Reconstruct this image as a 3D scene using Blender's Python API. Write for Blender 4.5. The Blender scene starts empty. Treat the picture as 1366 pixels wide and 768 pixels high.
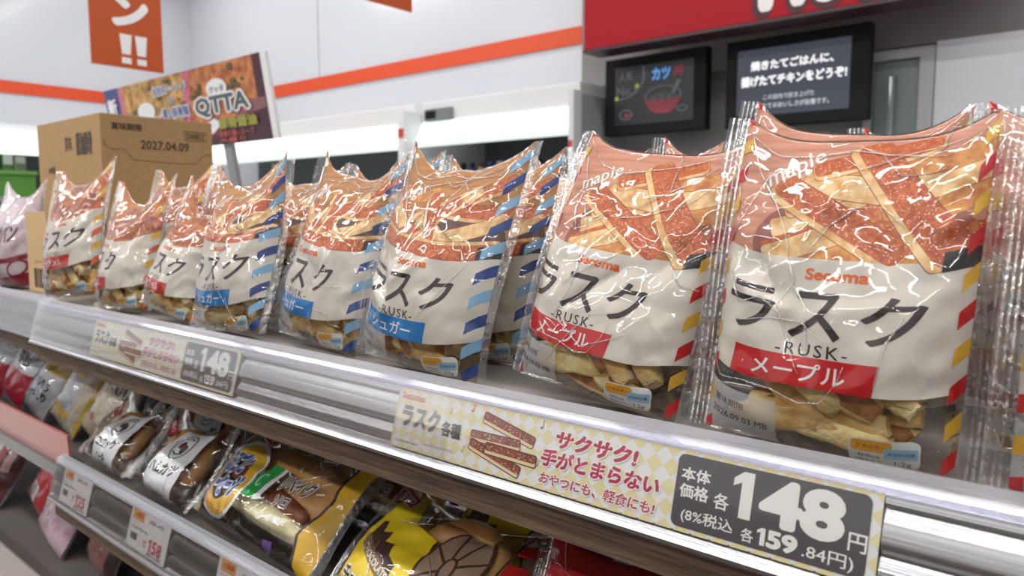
import bpy, bmesh, math, random
from mathutils import Vector, Matrix, noise

# ------------------------------------------------------------------ camera
C = bpy.context.scene.collection
SC = bpy.context.scene
R = math.radians
F_PX, HEAD, PITCH = 990.0, R(40.0), math.atan(99 / 990.0)
cam_d = bpy.data.cameras.new('camera')
cam_d.sensor_width = 36.0
cam_d.lens = F_PX / 1366 * 36.0
cam_d.clip_start = 0.01
cam_d.dof.use_dof = True
cam_d.dof.focus_distance = 0.45
cam_d.dof.aperture_fstop = 12
cam = bpy.data.objects.new('camera', cam_d)
cam.rotation_euler = (R(90) - PITCH, 0, HEAD)
C.objects.link(cam)
SC.camera = cam

# ------------------------------------------------------------------ light
SC.view_settings.view_transform = 'Standard'
SC.view_settings.look = 'None'
SC.view_settings.exposure = 0.07
SC.view_settings.gamma = 1.0
SC.view_settings.use_curve_mapping = False
SC.cycles.transparent_max_bounces = 40
SC.cycles.max_bounces = 10
SC.cycles.caustics_reflective = False
SC.cycles.caustics_refractive = False
w = bpy.data.worlds.new('world'); SC.world = w; w.use_nodes = True
w.node_tree.nodes['Background'].inputs[0].default_value = (.8, .85, .9, 1)
w.node_tree.nodes['Background'].inputs[1].default_value = 0.25
CEIL = 2.05
LAMP_W = 12.5
def lamp(x, y, sx, sy, power):
    d = bpy.data.lights.new('ceiling_lamp_light', 'AREA')
    d.shape = 'RECTANGLE'; d.size = sx; d.size_y = sy; d.energy = power
    d.color = (1.0, 0.985, 0.96)
    o = bpy.data.objects.new('ceiling_lamp_light', d)
    o.location = (x, y, CEIL - .05); C.objects.link(o)
for ly in (-2.4, -0.75, 1.5, 2.6):
    for lx in (-5.2, -3.7, -2.2, -0.7, 0.8, 2.3):
        if ly == 2.6 and lx > -1: continue
        lamp(lx, ly, 1.25, .16, LAMP_W * (1.62 if ly < 0 else .8))

# ------------------------------------------------------------------ pixel rays: a photo pixel met with a world plane
_fw = Vector((-math.sin(HEAD) * math.cos(PITCH), math.cos(HEAD) * math.cos(PITCH), -math.sin(PITCH)))
_rt = Vector((math.cos(HEAD), math.sin(HEAD), 0)); _up = _rt.cross(_fw)
def ray(px, py): return _rt * ((px - 683) / F_PX) + _up * ((384 - py) / F_PX) + _fw
def at_y(px, py, Y): r = ray(px, py); return r * (Y / r.y)
def at_z(px, py, Z): r = ray(px, py); return r * (Z / r.z)
def at_x(px, py, X): r = ray(px, py); return r * (X / r.x)

# ------------------------------------------------------------------ materials
def lin(c): return tuple(((v / 255) / 12.92 if v / 255 <= .04045 else ((v / 255 + .055) / 1.055) ** 2.4) for v in c) + (1,)
MATS = {}
def mat(name, col, rough=.5, metal=0., emit=None, es=1., spec=.5, noise_amt=0., noise_scale=40., bump=0., bscale=80., col2=None, stretch=(1, 1, 1), coat=0., trans=0.):
    if name in MATS: return MATS[name]
    m = bpy.data.materials.new(name); m.use_nodes = True; MATS[name] = m
    nt = m.node_tree; b = nt.nodes['Principled BSDF']
    b.inputs['Base Color'].default_value = lin(col)
    b.inputs['Roughness'].default_value = rough
    b.inputs['Metallic'].default_value = metal
    b.inputs['Specular IOR Level'].default_value = spec
    b.inputs['Coat Weight'].default_value = coat
    if emit:
        b.inputs['Emission Color'].default_value = lin(emit); b.inputs['Emission Strength'].default_value = es
    if noise_amt or bump:
        tc = nt.nodes.new('ShaderNodeTexCoord'); mp = nt.nodes.new('ShaderNodeMapping')
        mp.inputs['Scale'].default_value = stretch
        nt.links.new(tc.outputs['Object'], mp.inputs['Vector'])
    if noise_amt:
        n = nt.nodes.new('ShaderNodeTexNoise'); n.inputs['Scale'].default_value = noise_scale; n.inputs['Detail'].default_value = 4
        nt.links.new(mp.outputs[0], n.inputs['Vector'])
        cr = nt.nodes.new('ShaderNodeValToRGB')
        c2 = col2 or tuple(max(0, v * (1 - noise_amt)) for v in col)
        cr.color_ramp.elements[0].color = lin(c2); cr.color_ramp.elements[0].position = .36
        cr.color_ramp.elements[1].color = lin(col); cr.color_ramp.elements[1].position = .62
        nt.links.new(n.outputs['Fac'], cr.inputs['Fac']); nt.links.new(cr.outputs['Color'], b.inputs['Base Color'])
    if bump:
        n2 = nt.nodes.new('ShaderNodeTexNoise'); n2.inputs['Scale'].default_value = bscale; n2.inputs['Detail'].default_value = 3
        nt.links.new(mp.outputs[0], n2.inputs['Vector'])
        bp = nt.nodes.new('ShaderNodeBump'); bp.inputs['Strength'].default_value = 1; bp.inputs['Distance'].default_value = bump
        nt.links.new(n2.outputs['Fac'], bp.inputs['Height']); nt.links.new(bp.outputs[0], b.inputs['Normal'])
    if trans:                                            # thin ink on film: some light comes through
        tl = nt.nodes.new('ShaderNodeBsdfTranslucent'); mx = nt.nodes.new('ShaderNodeMixShader'); mx.inputs[0].default_value = trans
        src = b.inputs['Base Color'].links
        if src: nt.links.new(src[0].from_socket, tl.inputs[0])
        else: tl.inputs[0].default_value = lin(col)
        nt.links.new(b.outputs[0], mx.inputs[1]); nt.links.new(tl.outputs[0], mx.inputs[2]); nt.links.new(mx.outputs[0], nt.nodes['Material Output'].inputs[0])
    return m

def film_mat(name, rough=.05, tint=(1, 1, 1), gain=1.05, base=.0, bump=.0036, bscale=24, milk=0., creased=0, gloss=(1, 1, 1)):
    """clear plastic: sees through, mirrors a little of the lamps by its Fresnel term"""
    if name in MATS: return MATS[name]
    m = bpy.data.materials.new(name); m.use_nodes = True; MATS[name] = m
    nt = m.node_tree; nt.nodes.clear(); N = nt.nodes.new; L = nt.links.new
    out = N('ShaderNodeOutputMaterial'); mx = N('ShaderNodeMixShader'); tr = N('ShaderNodeBsdfTransparent'); gl = N('ShaderNodeBsdfGlossy')
    tr.inputs[0].default_value = tint + (1,); gl.inputs['Color'].default_value = gloss + (1,); gl.inputs['Roughness'].default_value = rough
    fr = N('ShaderNodeFresnel'); fr.inputs['IOR'].default_value = 1.45
    ma = N('ShaderNodeMath'); ma.operation = 'MULTIPLY_ADD'; ma.inputs[1].default_value = gain; ma.inputs[2].default_value = base; ma.use_clamp = True
    mn = N('ShaderNodeMath'); mn.operation = 'MINIMUM'; mn.inputs[1].default_value = .6
    L(fr.outputs[0], ma.inputs[0]); L(ma.outputs[0], mn.inputs[0]); L(mn.outputs[0], mx.inputs[0]); L(tr.outputs[0], mx.inputs[1]); L(gl.outputs[0], mx.inputs[2])
    last = mx
    if milk:
        df = N('ShaderNodeBsdfDiffuse'); df.inputs[0].default_value = (.8, .8, .82, 1); m2 = N('ShaderNodeMixShader'); m2.inputs[0].default_value = milk
        L(mx.outputs[0], m2.inputs[1]); L(df.outputs[0], m2.inputs[2]); last = m2
    L(last.outputs[0], out.inputs[0])
    tc = N('ShaderNodeTexCoord')
    if bump:
        n = N('ShaderNodeTexNoise'); n.inputs['Scale'].default_value = bscale; n.inputs['Detail'].default_value = 1.6; n.inputs['Distortion'].default_value = .9
        L(tc.outputs['Object'], n.inputs['Vector'])
        bp = N('ShaderNodeBump'); bp.inputs['Distance'].default_value = bump; bp.inputs['Strength'].default_value = 1
        if creased:                                      # creases: a net of straight folds between the soft dents
            wv = N('ShaderNodeVectorMath'); wv.operation = 'MULTIPLY_ADD'; wv.inputs[1].default_value = (.012, .012, .012)
            L(n.outputs['Color'], wv.inputs[0]); L(tc.outputs['Object'], wv.inputs[2])
            vo = N('ShaderNodeTexVoronoi'); vo.feature = 'DISTANCE_TO_EDGE'; vo.inputs['Scale'].default_value = creased; L(wv.outputs[0], vo.inputs['Vector'])
            sm = N('ShaderNodeMapRange'); sm.interpolation_type = 'SMOOTHSTEP'; sm.inputs['From Max'].default_value = .22; sm.inputs['To Min'].default_value = .22; sm.inputs['To Max'].default_value = 0; L(vo.outputs['Distance'], sm.inputs['Value'])
            ad = N('ShaderNodeMath'); ad.operation = 'MULTIPLY_ADD'; ad.inputs[1].default_value = .75; L(n.outputs['Fac'], ad.inputs[0]); L(sm.outputs['Result'], ad.inputs[2]); L(ad.outputs[0], bp.inputs['Height'])
        else: L(n.outputs['Fac'], bp.inputs['Height'])
        L(bp.outputs[0], gl.inputs['Normal']); L(bp.outputs[0], fr.inputs['Normal'])
    return m

FILM = film_mat('clear_film', creased=26)
SEAL = film_mat('crimped_film', rough=.12, gain=1.6, base=.06, bump=.001, bscale=160, milk=.05)
PLASTIC = film_mat('clear_channel_plastic', rough=.12, gain=.6, base=.0, bump=0)
FOLDM = film_mat('film_fold', rough=.08, gain=1.6, base=.10, bump=0, milk=.10)

# ------------------------------------------------------------------ object helpers
def link_mesh(name, me, parent=None, mats=()):
    o = bpy.data.objects.new(name, me); C.objects.link(o)
    for m in mats: me.materials.append(m)
    if parent is not None: o.parent = parent
    return o
def obj(name, bm, m, parent=None, smooth=False):
    me = bpy.data.meshes.new(name); bm.normal_update(); bm.to_mesh(me); bm.free()
    for x in (m if isinstance(m, (list, tuple)) else [m]): me.materials.append(x)
    if smooth: me.polygons.foreach_set('use_smooth', [True] * len(me.polygons))
    o = bpy.data.objects.new(name, me); C.objects.link(o)
    if parent is not None: o.parent = parent
    return o
def tag(o, label, cat, group=None):
    o['label'] = label; o['category'] = cat
    if group: o['group'] = group
    return o
def thing(name, label, cat, loc=(0, 0, 0), rot=(0, 0, 0), group=None):
    o = bpy.data.objects.new(name, None); C.objects.link(o); o.empty_display_size = .02
    o.location = loc; o.rotation_euler = rot
    return tag(o, label, cat, group)
def struct(o): o['kind'] = 'structure'; return o
def dup(root, label):
    r = root.copy(); C.objects.link(r); r['label'] = label
    for ch in list(root.children):
        c = ch.copy(); C.objects.link(c); c.parent = r
        for g in ch.children:
            d = g.copy(); C.objects.link(d); d.parent = c
    return r
def box(bm, x0, x1, y0, y1, z0, z1, bevel=0., mi=0):
    vs = [bm.verts.new((x, y, z)) for x in (x0, x1) for y in (y0, y1) for z in (z0, z1)]
    fs = [bm.faces.new([vs[i] for i in q]) for q in ((0, 1, 3, 2), (4, 6, 7, 5), (0, 4, 5, 1), (2, 3, 7, 6), (0, 2, 6, 4), (1, 5, 7, 3))]
    for f in fs: f.material_index = mi
    if bevel:
        es = list({e for f in fs for e in f.edges})
        bmesh.ops.bevel(bm, geom=es, offset=bevel, segments=2, affect='EDGES', profile=.7)
    return fs
def box_obj(name, x0, x1, y0, y1, z0, z1, m, parent=None, bevel=0.):
    bm = bmesh.new(); box(bm, x0, x1, y0, y1, z0, z1, bevel)
    bmesh.ops.recalc_face_normals(bm, faces=bm.faces)
    return obj(name, bm, m, parent)
def extrude_profile(bm, prof, x0, x1, closed=True):
    a = [bm.verts.new((x0, y, z)) for y, z in prof]; b = [bm.verts.new((x1, y, z)) for y, z in prof]
    n = len(prof)
    for i in range(n if closed else n - 1):
        j = (i + 1) % n; bm.faces.new((a[i], a[j], b[j], b[i]))
    if closed:
        bm.faces.new(a[::-1]); bm.faces.new(b)
    bmesh.ops.recalc_face_normals(bm, faces=bm.faces)
def tube(bm, pts, rad, n=5, mi=0):
    rings = []
    for i, p in enumerate(pts):
        p = Vector(p); d = (Vector(pts[min(i + 1, len(pts) - 1)]) - Vector(pts[max(i - 1, 0)]))
        if d.length < 1e-9: d = Vector((1, 0, 0))
        d.normalize(); a = d.orthogonal().normalized(); b = d.cross(a)
        r = rad[i] if isinstance(rad, (list, tuple)) else rad
        rings.append([bm.verts.new(p + (a * math.cos(2 * math.pi * k / n) + b * math.sin(2 * math.pi * k / n)) * r) for k in range(n)])
    for A, B in zip(rings, rings[1:]):
        for k in range(n):
            f = bm.faces.new((A[k], A[(k + 1) % n], B[(k + 1) % n], B[k])); f.smooth = True; f.material_index = mi
    for rg in (rings[0][::-1], rings[-1]):
        try: bm.faces.new(rg).material_index = mi
        except ValueError: pass

# ------------------------------------------------------------------ flat 2-D shapes (print and lettering)
_tc = {}
def text2d(s, size, bold=0., shear=0., spacing=1.):
    """bold thickens the strokes: the outline is repeated in a small ring around itself"""
    k = (s, bold, shear, spacing)
    if k not in _tc:
        cu = bpy.data.curves.new('t', 'FONT'); cu.body = s; cu.size = 1; cu.shear = shear
        cu.resolution_u = 4 if len(s) < 4 else 2; cu.space_character = spacing
        o = bpy.data.objects.new('t', cu); C.objects.link(o)
        me = bpy.data.meshes.new_from_object(o.evaluated_get(bpy.context.evaluated_depsgraph_get()))
        V = [(v.co.x, v.co.y) for v in me.vertices]; F = [tuple(p.vertices) for p in me.polygons]
        x0 = min(v[0] for v in V); x1 = max(v[0] for v in V); y0 = min(v[1] for v in V); y1 = max(v[1] for v in V)
        V = [(x - (x0 + x1) / 2, y - (y0 + y1) / 2) for x, y in V]
        if bold:
            V0, F0 = V, F; V, F = [], []; nb = (14 if len(s) < 4 else 8) if bold > .02 else 6
            for n_, q in enumerate([(0, 0)] + [(bold * math.cos(2 * math.pi * i / nb), bold * math.sin(2 * math.pi * i / nb)) for i in range(nb)]):
                b = len(V); V += [(x + q[0], y + q[1], n_) for x, y in V0]; F += [tuple(i + b for i in f) for f in F0]
        _tc[k] = (V, F, x1 - x0 + 2 * bold, y1 - y0 + 2 * bold)
        bpy.data.objects.remove(o); bpy.data.curves.remove(cu); bpy.data.meshes.remove(me)
    V, F, w_, h_ = _tc[k]
    return V, F, w_, h_
def T(s, cx, cy, w=None, h=None, size=None, bold=0., shear=0., spacing=1., rot=0., stretch=None):
    """text centred on (cx,cy), fitted to width w and/or height h"""
    V, F, tw, th = text2d(s, 1., bold, shear, spacing)
    sx = sy = size if size else 1
    if w and h: sx, sy = w / tw, h / th
    elif w: sx = sy = w / tw
    elif h: sx = sy = h / th
    c, s_ = math.cos(rot), math.sin(rot)
    return [(cx + (v[0] * sx) * c - (v[1] * sy) * s_, cy + (v[0] * sx) * s_ + (v[1] * sy) * c) + tuple(v[2:]) for v in V], F
LIFT = 8e-6
def ONE(cx, cy, w, h, st):
    """a bold figure 1 with a flag"""
    x1 = cx + w / 2; x0 = x1 - st; return P((x0, cy - h / 2), (x1, cy - h / 2), (x1, cy + h / 2), (x0 + st * .1, cy + h / 2), (cx - w / 2, cy + h * .33), (cx - w / 2, cy + h * .16), (x0, cy + h * .26))
def P(*pts): return list(pts), [tuple(range(len(pts)))]
def Q(x0, y0, x1, y1): return P((x0, y0), (x1, y0), (x1, y1), (x0, y1))
def RR(x0, y0, x1, y1, r, n=5):
    pts = []
    for cx, cy, a0 in ((x1 - r, y0 + r, -90), (x1 - r, y1 - r, 0), (x0 + r, y1 - r, 90), (x0 + r, y0 + r, 180)):
        for i in range(n + 1):
            a = R(a0 + 90 * i / n); pts.append((cx + r * math.cos(a), cy + r * math.sin(a)))
    return P(*pts)
def EL(cx, cy, rx, ry, n=28, rot=0., a0=0., a1=360.):
    pts = []
    for i in range(n):
        a = R(a0 + (a1 - a0) * i / (n if a1 - a0 >= 360 else n - 1)); x, y = rx * math.cos(a), ry * math.sin(a)
        pts.append((cx + x * math.cos(rot) - y * math.sin(rot), cy + x * math.sin(rot) + y * math.cos(rot)))
    return P(*pts)
def RING(cx, cy, rx, ry, t, n=28, a0=0., a1=360.):
    V, F = [], []
    full = a1 - a0 >= 360; m = n if full else n + 1
    for i in range(m):
        a = R(a0 + (a1 - a0) * i / n)
        V += [(cx + rx * math.cos(a), cy + ry * math.sin(a)), (cx + (rx - t) * math.cos(a), cy + (ry - t) * math.sin(a))]
    for i in range(n):
        j = (i + 1) % m; F.append((2 * i, 2 * j, 2 * j + 1, 2 * i + 1))
    return V, F
def LINE(pts, wd):
    V, F = [], []
    for i, p in enumerate(pts):
        a = pts[max(i - 1, 0)]; b = pts[min(i + 1, len(pts) - 1)]
        dx, dy = b[0] - a[0], b[1] - a[1]; l = math.hypot(dx, dy) or 1
        V += [(p[0] - dy / l * wd / 2, p[1] + dx / l * wd / 2), (p[0] + dy / l * wd / 2, p[1] - dx / l * wd / 2)]
    for i in range(len(pts) - 1): F.append((2 * i, 2 * i + 1, 2 * i + 3, 2 * i + 2))
    return V, F
def decal(name, layers, fmap, parent, grid=None, clip=None, off0=0., doff=0.):
    """layers: [(shape, material)] drawn one above the other; fmap(x,y,offset) puts them on the surface; ONE mesh"""
    me = bpy.data.meshes.new(name); VV, FF, MI, ms = [], [], [], []
    for li, (shp, m) in enumerate(layers):
        if m not in ms: ms.append(m)
        V, F = shp
        if grid or clip:
            bm = bmesh.new(); bv = [bm.verts.new((v[0], v[1], v[2] if len(v) > 2 else 0)) for v in V]
            for f in F:
                try: bm.faces.new([bv[i] for i in f])
                except ValueError: pass
            if clip:
                for co, no in (((clip[0], 0, 0), (-1, 0, 0)), ((clip[2], 0, 0), (1, 0, 0)), ((0, clip[1], 0), (0, -1, 0)), ((0, clip[3], 0), (0, 1, 0))):
                    bmesh.ops.bisect_plane(bm, geom=bm.verts[:] + bm.edges[:] + bm.faces[:], plane_co=co, plane_no=no, clear_outer=True)
            if grid and bm.verts:
                for ax in (0, 1):
                    lo = min(v.co[ax] for v in bm.verts); hi = max(v.co[ax] for v in bm.verts)
                    k = math.floor(lo / grid) + 1
                    while k * grid < hi:
                        co = [0, 0, 0]; no = [0, 0, 0]; co[ax] = k * grid; no[ax] = 1
                        bmesh.ops.bisect_plane(bm, geom=bm.verts[:] + bm.edges[:] + bm.faces[:], plane_co=co, plane_no=no); k += 1
            bm.verts.index_update()
            V = [tuple(v.co) for v in bm.verts]; F = [tuple(v.index for v in f.verts) for f in bm.faces]; bm.free()
        b = len(VV); off = off0 + doff * li
        VV += [fmap(v[0], v[1], off + (v[2] * LIFT if len(v) > 2 else 0)) for v in V]; FF += [tuple(i + b for i in f) for f in F]; MI += [ms.index(m)] * len(F)
    if not VV: return None
    me.from_pydata(VV, [], FF); me.polygons.foreach_set('material_index', MI); me.update()
    if grid: me.polygons.foreach_set('use_smooth', [True] * len(me.polygons))
    return link_mesh(name, me, parent, ms)
def flat(o, ex, ey):
    """map for a flat sign: origin o, unit axes ex, ey"""
    o, ex, ey = Vector(o), Vector(ex), Vector(ey); n = ex.cross(ey)
    return lambda x, y, off: o + ex * x + ey * y + n * off
# ------------------------------------------------------------------ pillow packs
class Pouch:
    """a film tube sealed at its left and right end: s 0..1 across, t 0..1 up the front, 1..2 down the back"""
    NB, NT = 14, 60
    def __init__(self, W, L, B, seed=0, p=.40, q=.74, back=.85, wr=.0016, pucker=.0022, sag=.0, twist=0., creases=7, bu=2.6, dent=(), nx=36, ny=118):
        self.W, self.L, self.B, self.seed, self.back, self.wr, self.pucker, self.sag, self.twist, self.bu = W, L, B, seed, back, wr, pucker, sag, twist, bu
        rnd = random.Random(seed * 7 + 1)
        wm = p / (p + q); pk = wm ** p * (1 - wm) ** q
        M = 160; ws = [(1 - math.cos(math.pi * i / M)) / 2 for i in range(M + 1)]
        pr = [(x ** p * (1 - x) ** q) / pk if 0 < x < 1 else 0. for x in ws]
        self.nodes = {}; self.nx, self.ny = nx, ny
        self.tab = []
        for k in range(self.NB + 1):
            b = .0006 + B * k / self.NB
            lo, hi = .2 * L, L
            for _ in range(28):
                H = (lo + hi) / 2
                ln = sum(math.hypot((ws[i + 1] - ws[i]) * H, (pr[i + 1] - pr[i]) * b) for i in range(M))
                if ln > L: hi = H
                else: lo = H
            cum = [0.]
            for i in range(M): cum.append(cum[-1] + math.hypot((ws[i + 1] - ws[i]) * H, (pr[i + 1] - pr[i]) * b))
            row = []; i = 0
            for j in range(self.NT + 1):
                tgt = cum[-1] * j / self.NT
                while i < M - 1 and cum[i + 1] < tgt: i += 1
                f = (tgt - cum[i]) / max(1e-9, cum[i + 1] - cum[i]); f = min(1, max(0, f))
                row.append((b * (pr[i] + (pr[i + 1] - pr[i]) * f), H * (ws[i] + (ws[i + 1] - ws[i]) * f)))
            self.tab.append(row)
        self.cr = []
        for _ in range(creases):
            s0, t0 = rnd.uniform(.05, .95), rnd.uniform(.1, 1.); a = rnd.uniform(0, 3.14); l = rnd.uniform(.12, .4)
            self.cr.append((s0, t0, s0 + l * math.cos(a), t0 + l * math.sin(a) * .7, rnd.uniform(.0012, .0035) * rnd.choice((-1, -1, 1)), rnd.uniform(.03, .06)))
        self.cr += list(dent)
    def tabv(self, bf, t):
        bf = min(max(bf, 0), 1) * self.NB; i = min(int(bf), self.NB - 1); f = bf - i
        tt = min(max(t, 0), 1) * self.NT; j = min(int(tt), self.NT - 1); g = tt - j
        a0, a1, b0, b1 = self.tab[i][j], self.tab[i][j + 1], self.tab[i + 1][j], self.tab[i + 1][j + 1]
        return tuple((a0[k] * (1 - g) + a1[k] * g) * (1 - f) + (b0[k] * (1 - g) + b1[k] * g) * f for k in (0, 1))
    def S(self, s, t):
        u = 2 * s - 1; au = min(1., abs(u)); bf = (1 - au ** self.bu) ** .72
        tf, sg = (t, -1) if t <= 1 else (2 - t, self.back)
        if tf < 0: tf, sg = -tf, self.back
        y, z = self.tabv(bf, tf)
        edge = math.sin(math.pi * min(max(tf, 0), 1)) ** .5 if 0 < tf < 1 else 0
        n = noise.noise(Vector((s * 5, tf * 7 + (4 if sg > 0 else 0), self.seed * 3.7)))
        n2 = noise.noise(Vector((s * 13, tf * 16 + (4 if sg > 0 else 0), self.seed * 1.9 + 9)))
        d = self.wr * (1.4 * n + .6 * n2)
        d += self.pucker * math.exp(-(1 - au) / .2) * 1.6 * noise.noise(Vector((u * 1.2, tf * 17 + sg, self.seed * 2.3))) * min(1, (1 - au) * 7)
        for s0, t0, s1, t1, h, wd in self.cr:
            dx, dy = s1 - s0, t1 - t0; q = ((s - s0) * dx + (tf - t0) * dy) / (dx * dx + dy * dy)
            if -.4 < q < 1.4:
                qq = min(1, max(0, q)); r = math.hypot(s - s0 - qq * dx, tf - t0 - qq * dy)
                if r < wd * 2 and sg < 0: d += h * math.exp(-abs(r) / wd * 1.3)
        d *= edge * min(1, (1 - au) * 8 + .05)
        top = max(0., tf - .55) / .45
        x = (s - .5) * self.W * (1 - .03 * bf)
        z -= self.sag * top * bf * (1 + .6 * noise.noise(Vector((s * 3.1, 2.2, self.seed * 5.1))))
        y = sg * (y + d) + self.twist * u * (tf - .4) * self.L
        y += .004 * au ** 4 * math.sin(tf * 5 + self.seed)
        return Vector((x, y, z))
    def map(self, x, y, off):
        s, t = x / self.W, y / self.L; e = .004
        p = self.S(s, t); a = self.S(min(s + e, 1), t) - self.S(max(s - e, 0), t); b = self.S(s, t + e) - self.S(s, t - e)
        n = a.cross(b)
        if n.length < 1e-12: n = Vector((0, -1, 0))
        return p + n.normalized() * off
    def node(self, i, j):
        """grid node: point and outward normal; film and print all follow the same triangles"""
        j %= self.ny
        k = (i, j)
        if k not in self.nodes:
            i_ = min(max(i, 0), self.nx); s, t = i_ / self.nx, j / self.ny * 2; e = .004
            p = self.S(s, t); a = self.S(min(s + e, 1), t) - self.S(max(s - e, 0), t); b = self.S(s, t + e) - self.S(s, t - e)
            n = a.cross(b); n = n.normalized() if n.length > 1e-12 else Vector((0, -1, 0))
            self.nodes[k] = (p, n)
        return self.nodes[k]
    def at(self, s, t, off):
        gx, gy = s * self.nx, t / 2 * self.ny
        i = min(max(int(math.floor(gx + 1e-7)), 0), self.nx - 1); j = math.floor(gy + 1e-7); f = min(max(gx - i, 0), 1); g = gy - j
        A, D = self.node(i, j), self.node(i + 1, j + 1)
        if f >= g: B = self.node(i + 1, j); w_ = (1 - f, f - g, g)
        else: B = self.node(i, j + 1); w_ = (1 - g, g - f, f)
        p = A[0] * w_[0] + B[0] * w_[1] + D[0] * w_[2]; n = A[1] * w_[0] + B[1] * w_[1] + D[1] * w_[2]
        return p + n * off
    def print(self, name, layers, parent, off0=-.0003, doff=.00002, ux=108., uy=178., skew=0., clip=None):
        """2-D shapes in card units (ux by uy on the front) cut along the film's own triangles and laid on them"""
        me = bpy.data.meshes.new(name); VV, FF, MI, ms = [], [], [], []
        hx, hy = ux / self.nx, 2 * uy / self.ny
        for li, ((V, F), m) in enumerate(layers):
            if m not in ms: ms.append(m)
            bm = bmesh.new(); bv = [bm.verts.new((v[0] / hx, (v[1] + skew * (ux / 2 - v[0])) / hy, v[2] if len(v) > 2 else 0)) for v in V]
            for f in F:
                try: bm.faces.new([bv[i] for i in f])
                except ValueError: pass
            c = clip or (0, 0, ux, 2 * uy); c = (max(0, c[0]), c[1], min(ux, c[2]), c[3])
            for co, no in (((c[0] / hx, 0, 0), (-1, 0, 0)), ((c[2] / hx, 0, 0), (1, 0, 0)), ((0, c[1] / hy, 0), (0, -1, 0)), ((0, c[3] / hy, 0), (0, 1, 0))):
                bmesh.ops.bisect_plane(bm, geom=bm.verts[:] + bm.edges[:] + bm.faces[:], plane_co=co, plane_no=no, clear_outer=True)
            for no in ((1, 0), (0, 1), (1, -1)):
                if not bm.verts: break
                d = [v.co.x * no[0] + v.co.y * no[1] for v in bm.verts]; lo, hi = min(d), max(d); k = math.floor(lo + 1e-6) + 1
                while k < hi - 1e-6:
                    co = (k, 0, 0) if no[0] else (0, k, 0)
                    bmesh.ops.bisect_plane(bm, geom=bm.verts[:] + bm.edges[:] + bm.faces[:], dist=1e-5, plane_co=co, plane_no=(no[0], no[1], 0)); k += 1
            bm.verts.index_update(); b = len(VV); off = off0 + doff * li
            VV += [self.at(v.co.x / self.nx, v.co.y / self.ny * 2, off + v.co.z * LIFT) for v in bm.verts]
            fs = [tuple(v.index + b for v in f.verts) for f in bm.faces]; FF += fs; MI += [ms.index(m)] * len(fs); bm.free()
        if not VV: return None
        me.from_pydata(VV, [], FF); me.polygons.foreach_set('material_index', MI); me.update()
        me.polygons.foreach_set('use_smooth', [True] * len(FF))
        return link_mesh(name, me, parent, ms)
    def film(self, name, parent, m, off=.0004, lines=()):
        bm = bmesh.new(); bv = [[bm.verts.new(self.node(i, j)[0] + self.node(i, j)[1] * (off if 0 < i < self.nx else 0)) for i in range(self.nx + 1)] for j in range(self.ny)]
        for j in range(self.ny):
            q = (j + 1) % self.ny
            for i in range(self.nx):
                a, b, c, d = bv[j][i], bv[j][i + 1], bv[q][i + 1], bv[q][i]
                bm.faces.new((a, b, c)).smooth = True; bm.faces.new((a, c, d)).smooth = True
        for pts in lines:                                   # sharp folds standing up in the film
            q = []
            for (s0, t0), (s1, t1) in zip(pts, pts[1:]):
                k = max(2, int(math.hypot(s1 - s0, t1 - t0) * 40))
                q += [(s0 + (s1 - s0) * i / k, t0 + (t1 - t0) * i / k) for i in range(k)]
            q.append(pts[-1])
            P3 = [self.at(min(.99, max(.01, s)), t, off + .0002) for s, t in q]
            n = len(P3); tube(bm, P3, [(.00014 + .00046 * math.sin(math.pi * min(1, i / (n - 1) * .9 + .08)) * (.6 + .4 * math.sin(i * .9))) * (self.W / .118) for i in range(n)], 6, 1)
        return obj(name, bm, [m, FOLDM], parent)
    def seals(self, parent, width, m, n=8, name='end_seal'):
        for side in (0, 1):
            V, F = [], []; nz = 40; rnd = random.Random(self.seed + side)
            bend = rnd.uniform(-.5, .5)
            for j in range(nz + 1):
                t = j / nz; p = self.S(side, t)
                for i in range(n + 1):
                    f = i / n; dx = (f * width) * (1 if side else -1)
                    V.append((p.x + dx * (1 - .12 * abs(bend)), p.y + (.0005 if i % 2 else -.0005) * (i > 0) + bend * f * f * width * .8 + .0012 * f * math.sin(t * 9 + self.seed), p.z))
            for j in range(nz):
                for i in range(n): a = j * (n + 1) + i; F.append((a, a + 1, a + n + 2, a + n + 1))
            me = bpy.data.meshes.new(name); me.from_pydata(V, [], F); me.update()
            link_mesh(name, me, parent, [m])

def settle(root, x, y, zfloor, lean, yaw=0., roll=0., sink=0.0):
    """stand the pack on a shelf: turn it, then let its lowest film point touch the shelf"""
    M = Matrix.Rotation(yaw, 4, 'Z') @ Matrix.Rotation(-lean, 4, 'X') @ Matrix.Rotation(roll, 4, 'Y')
    lo = 1e9
    for ch in root.children:
        if ch.name.split('.')[0] in ('film', 'end_seal'):
            for v in ch.data.vertices: lo = min(lo, (M @ v.co).z)
    zfloor += .0008
    root.rotation_euler = M.to_euler(); root.location = (x, y, zfloor - lo - sink)

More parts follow.
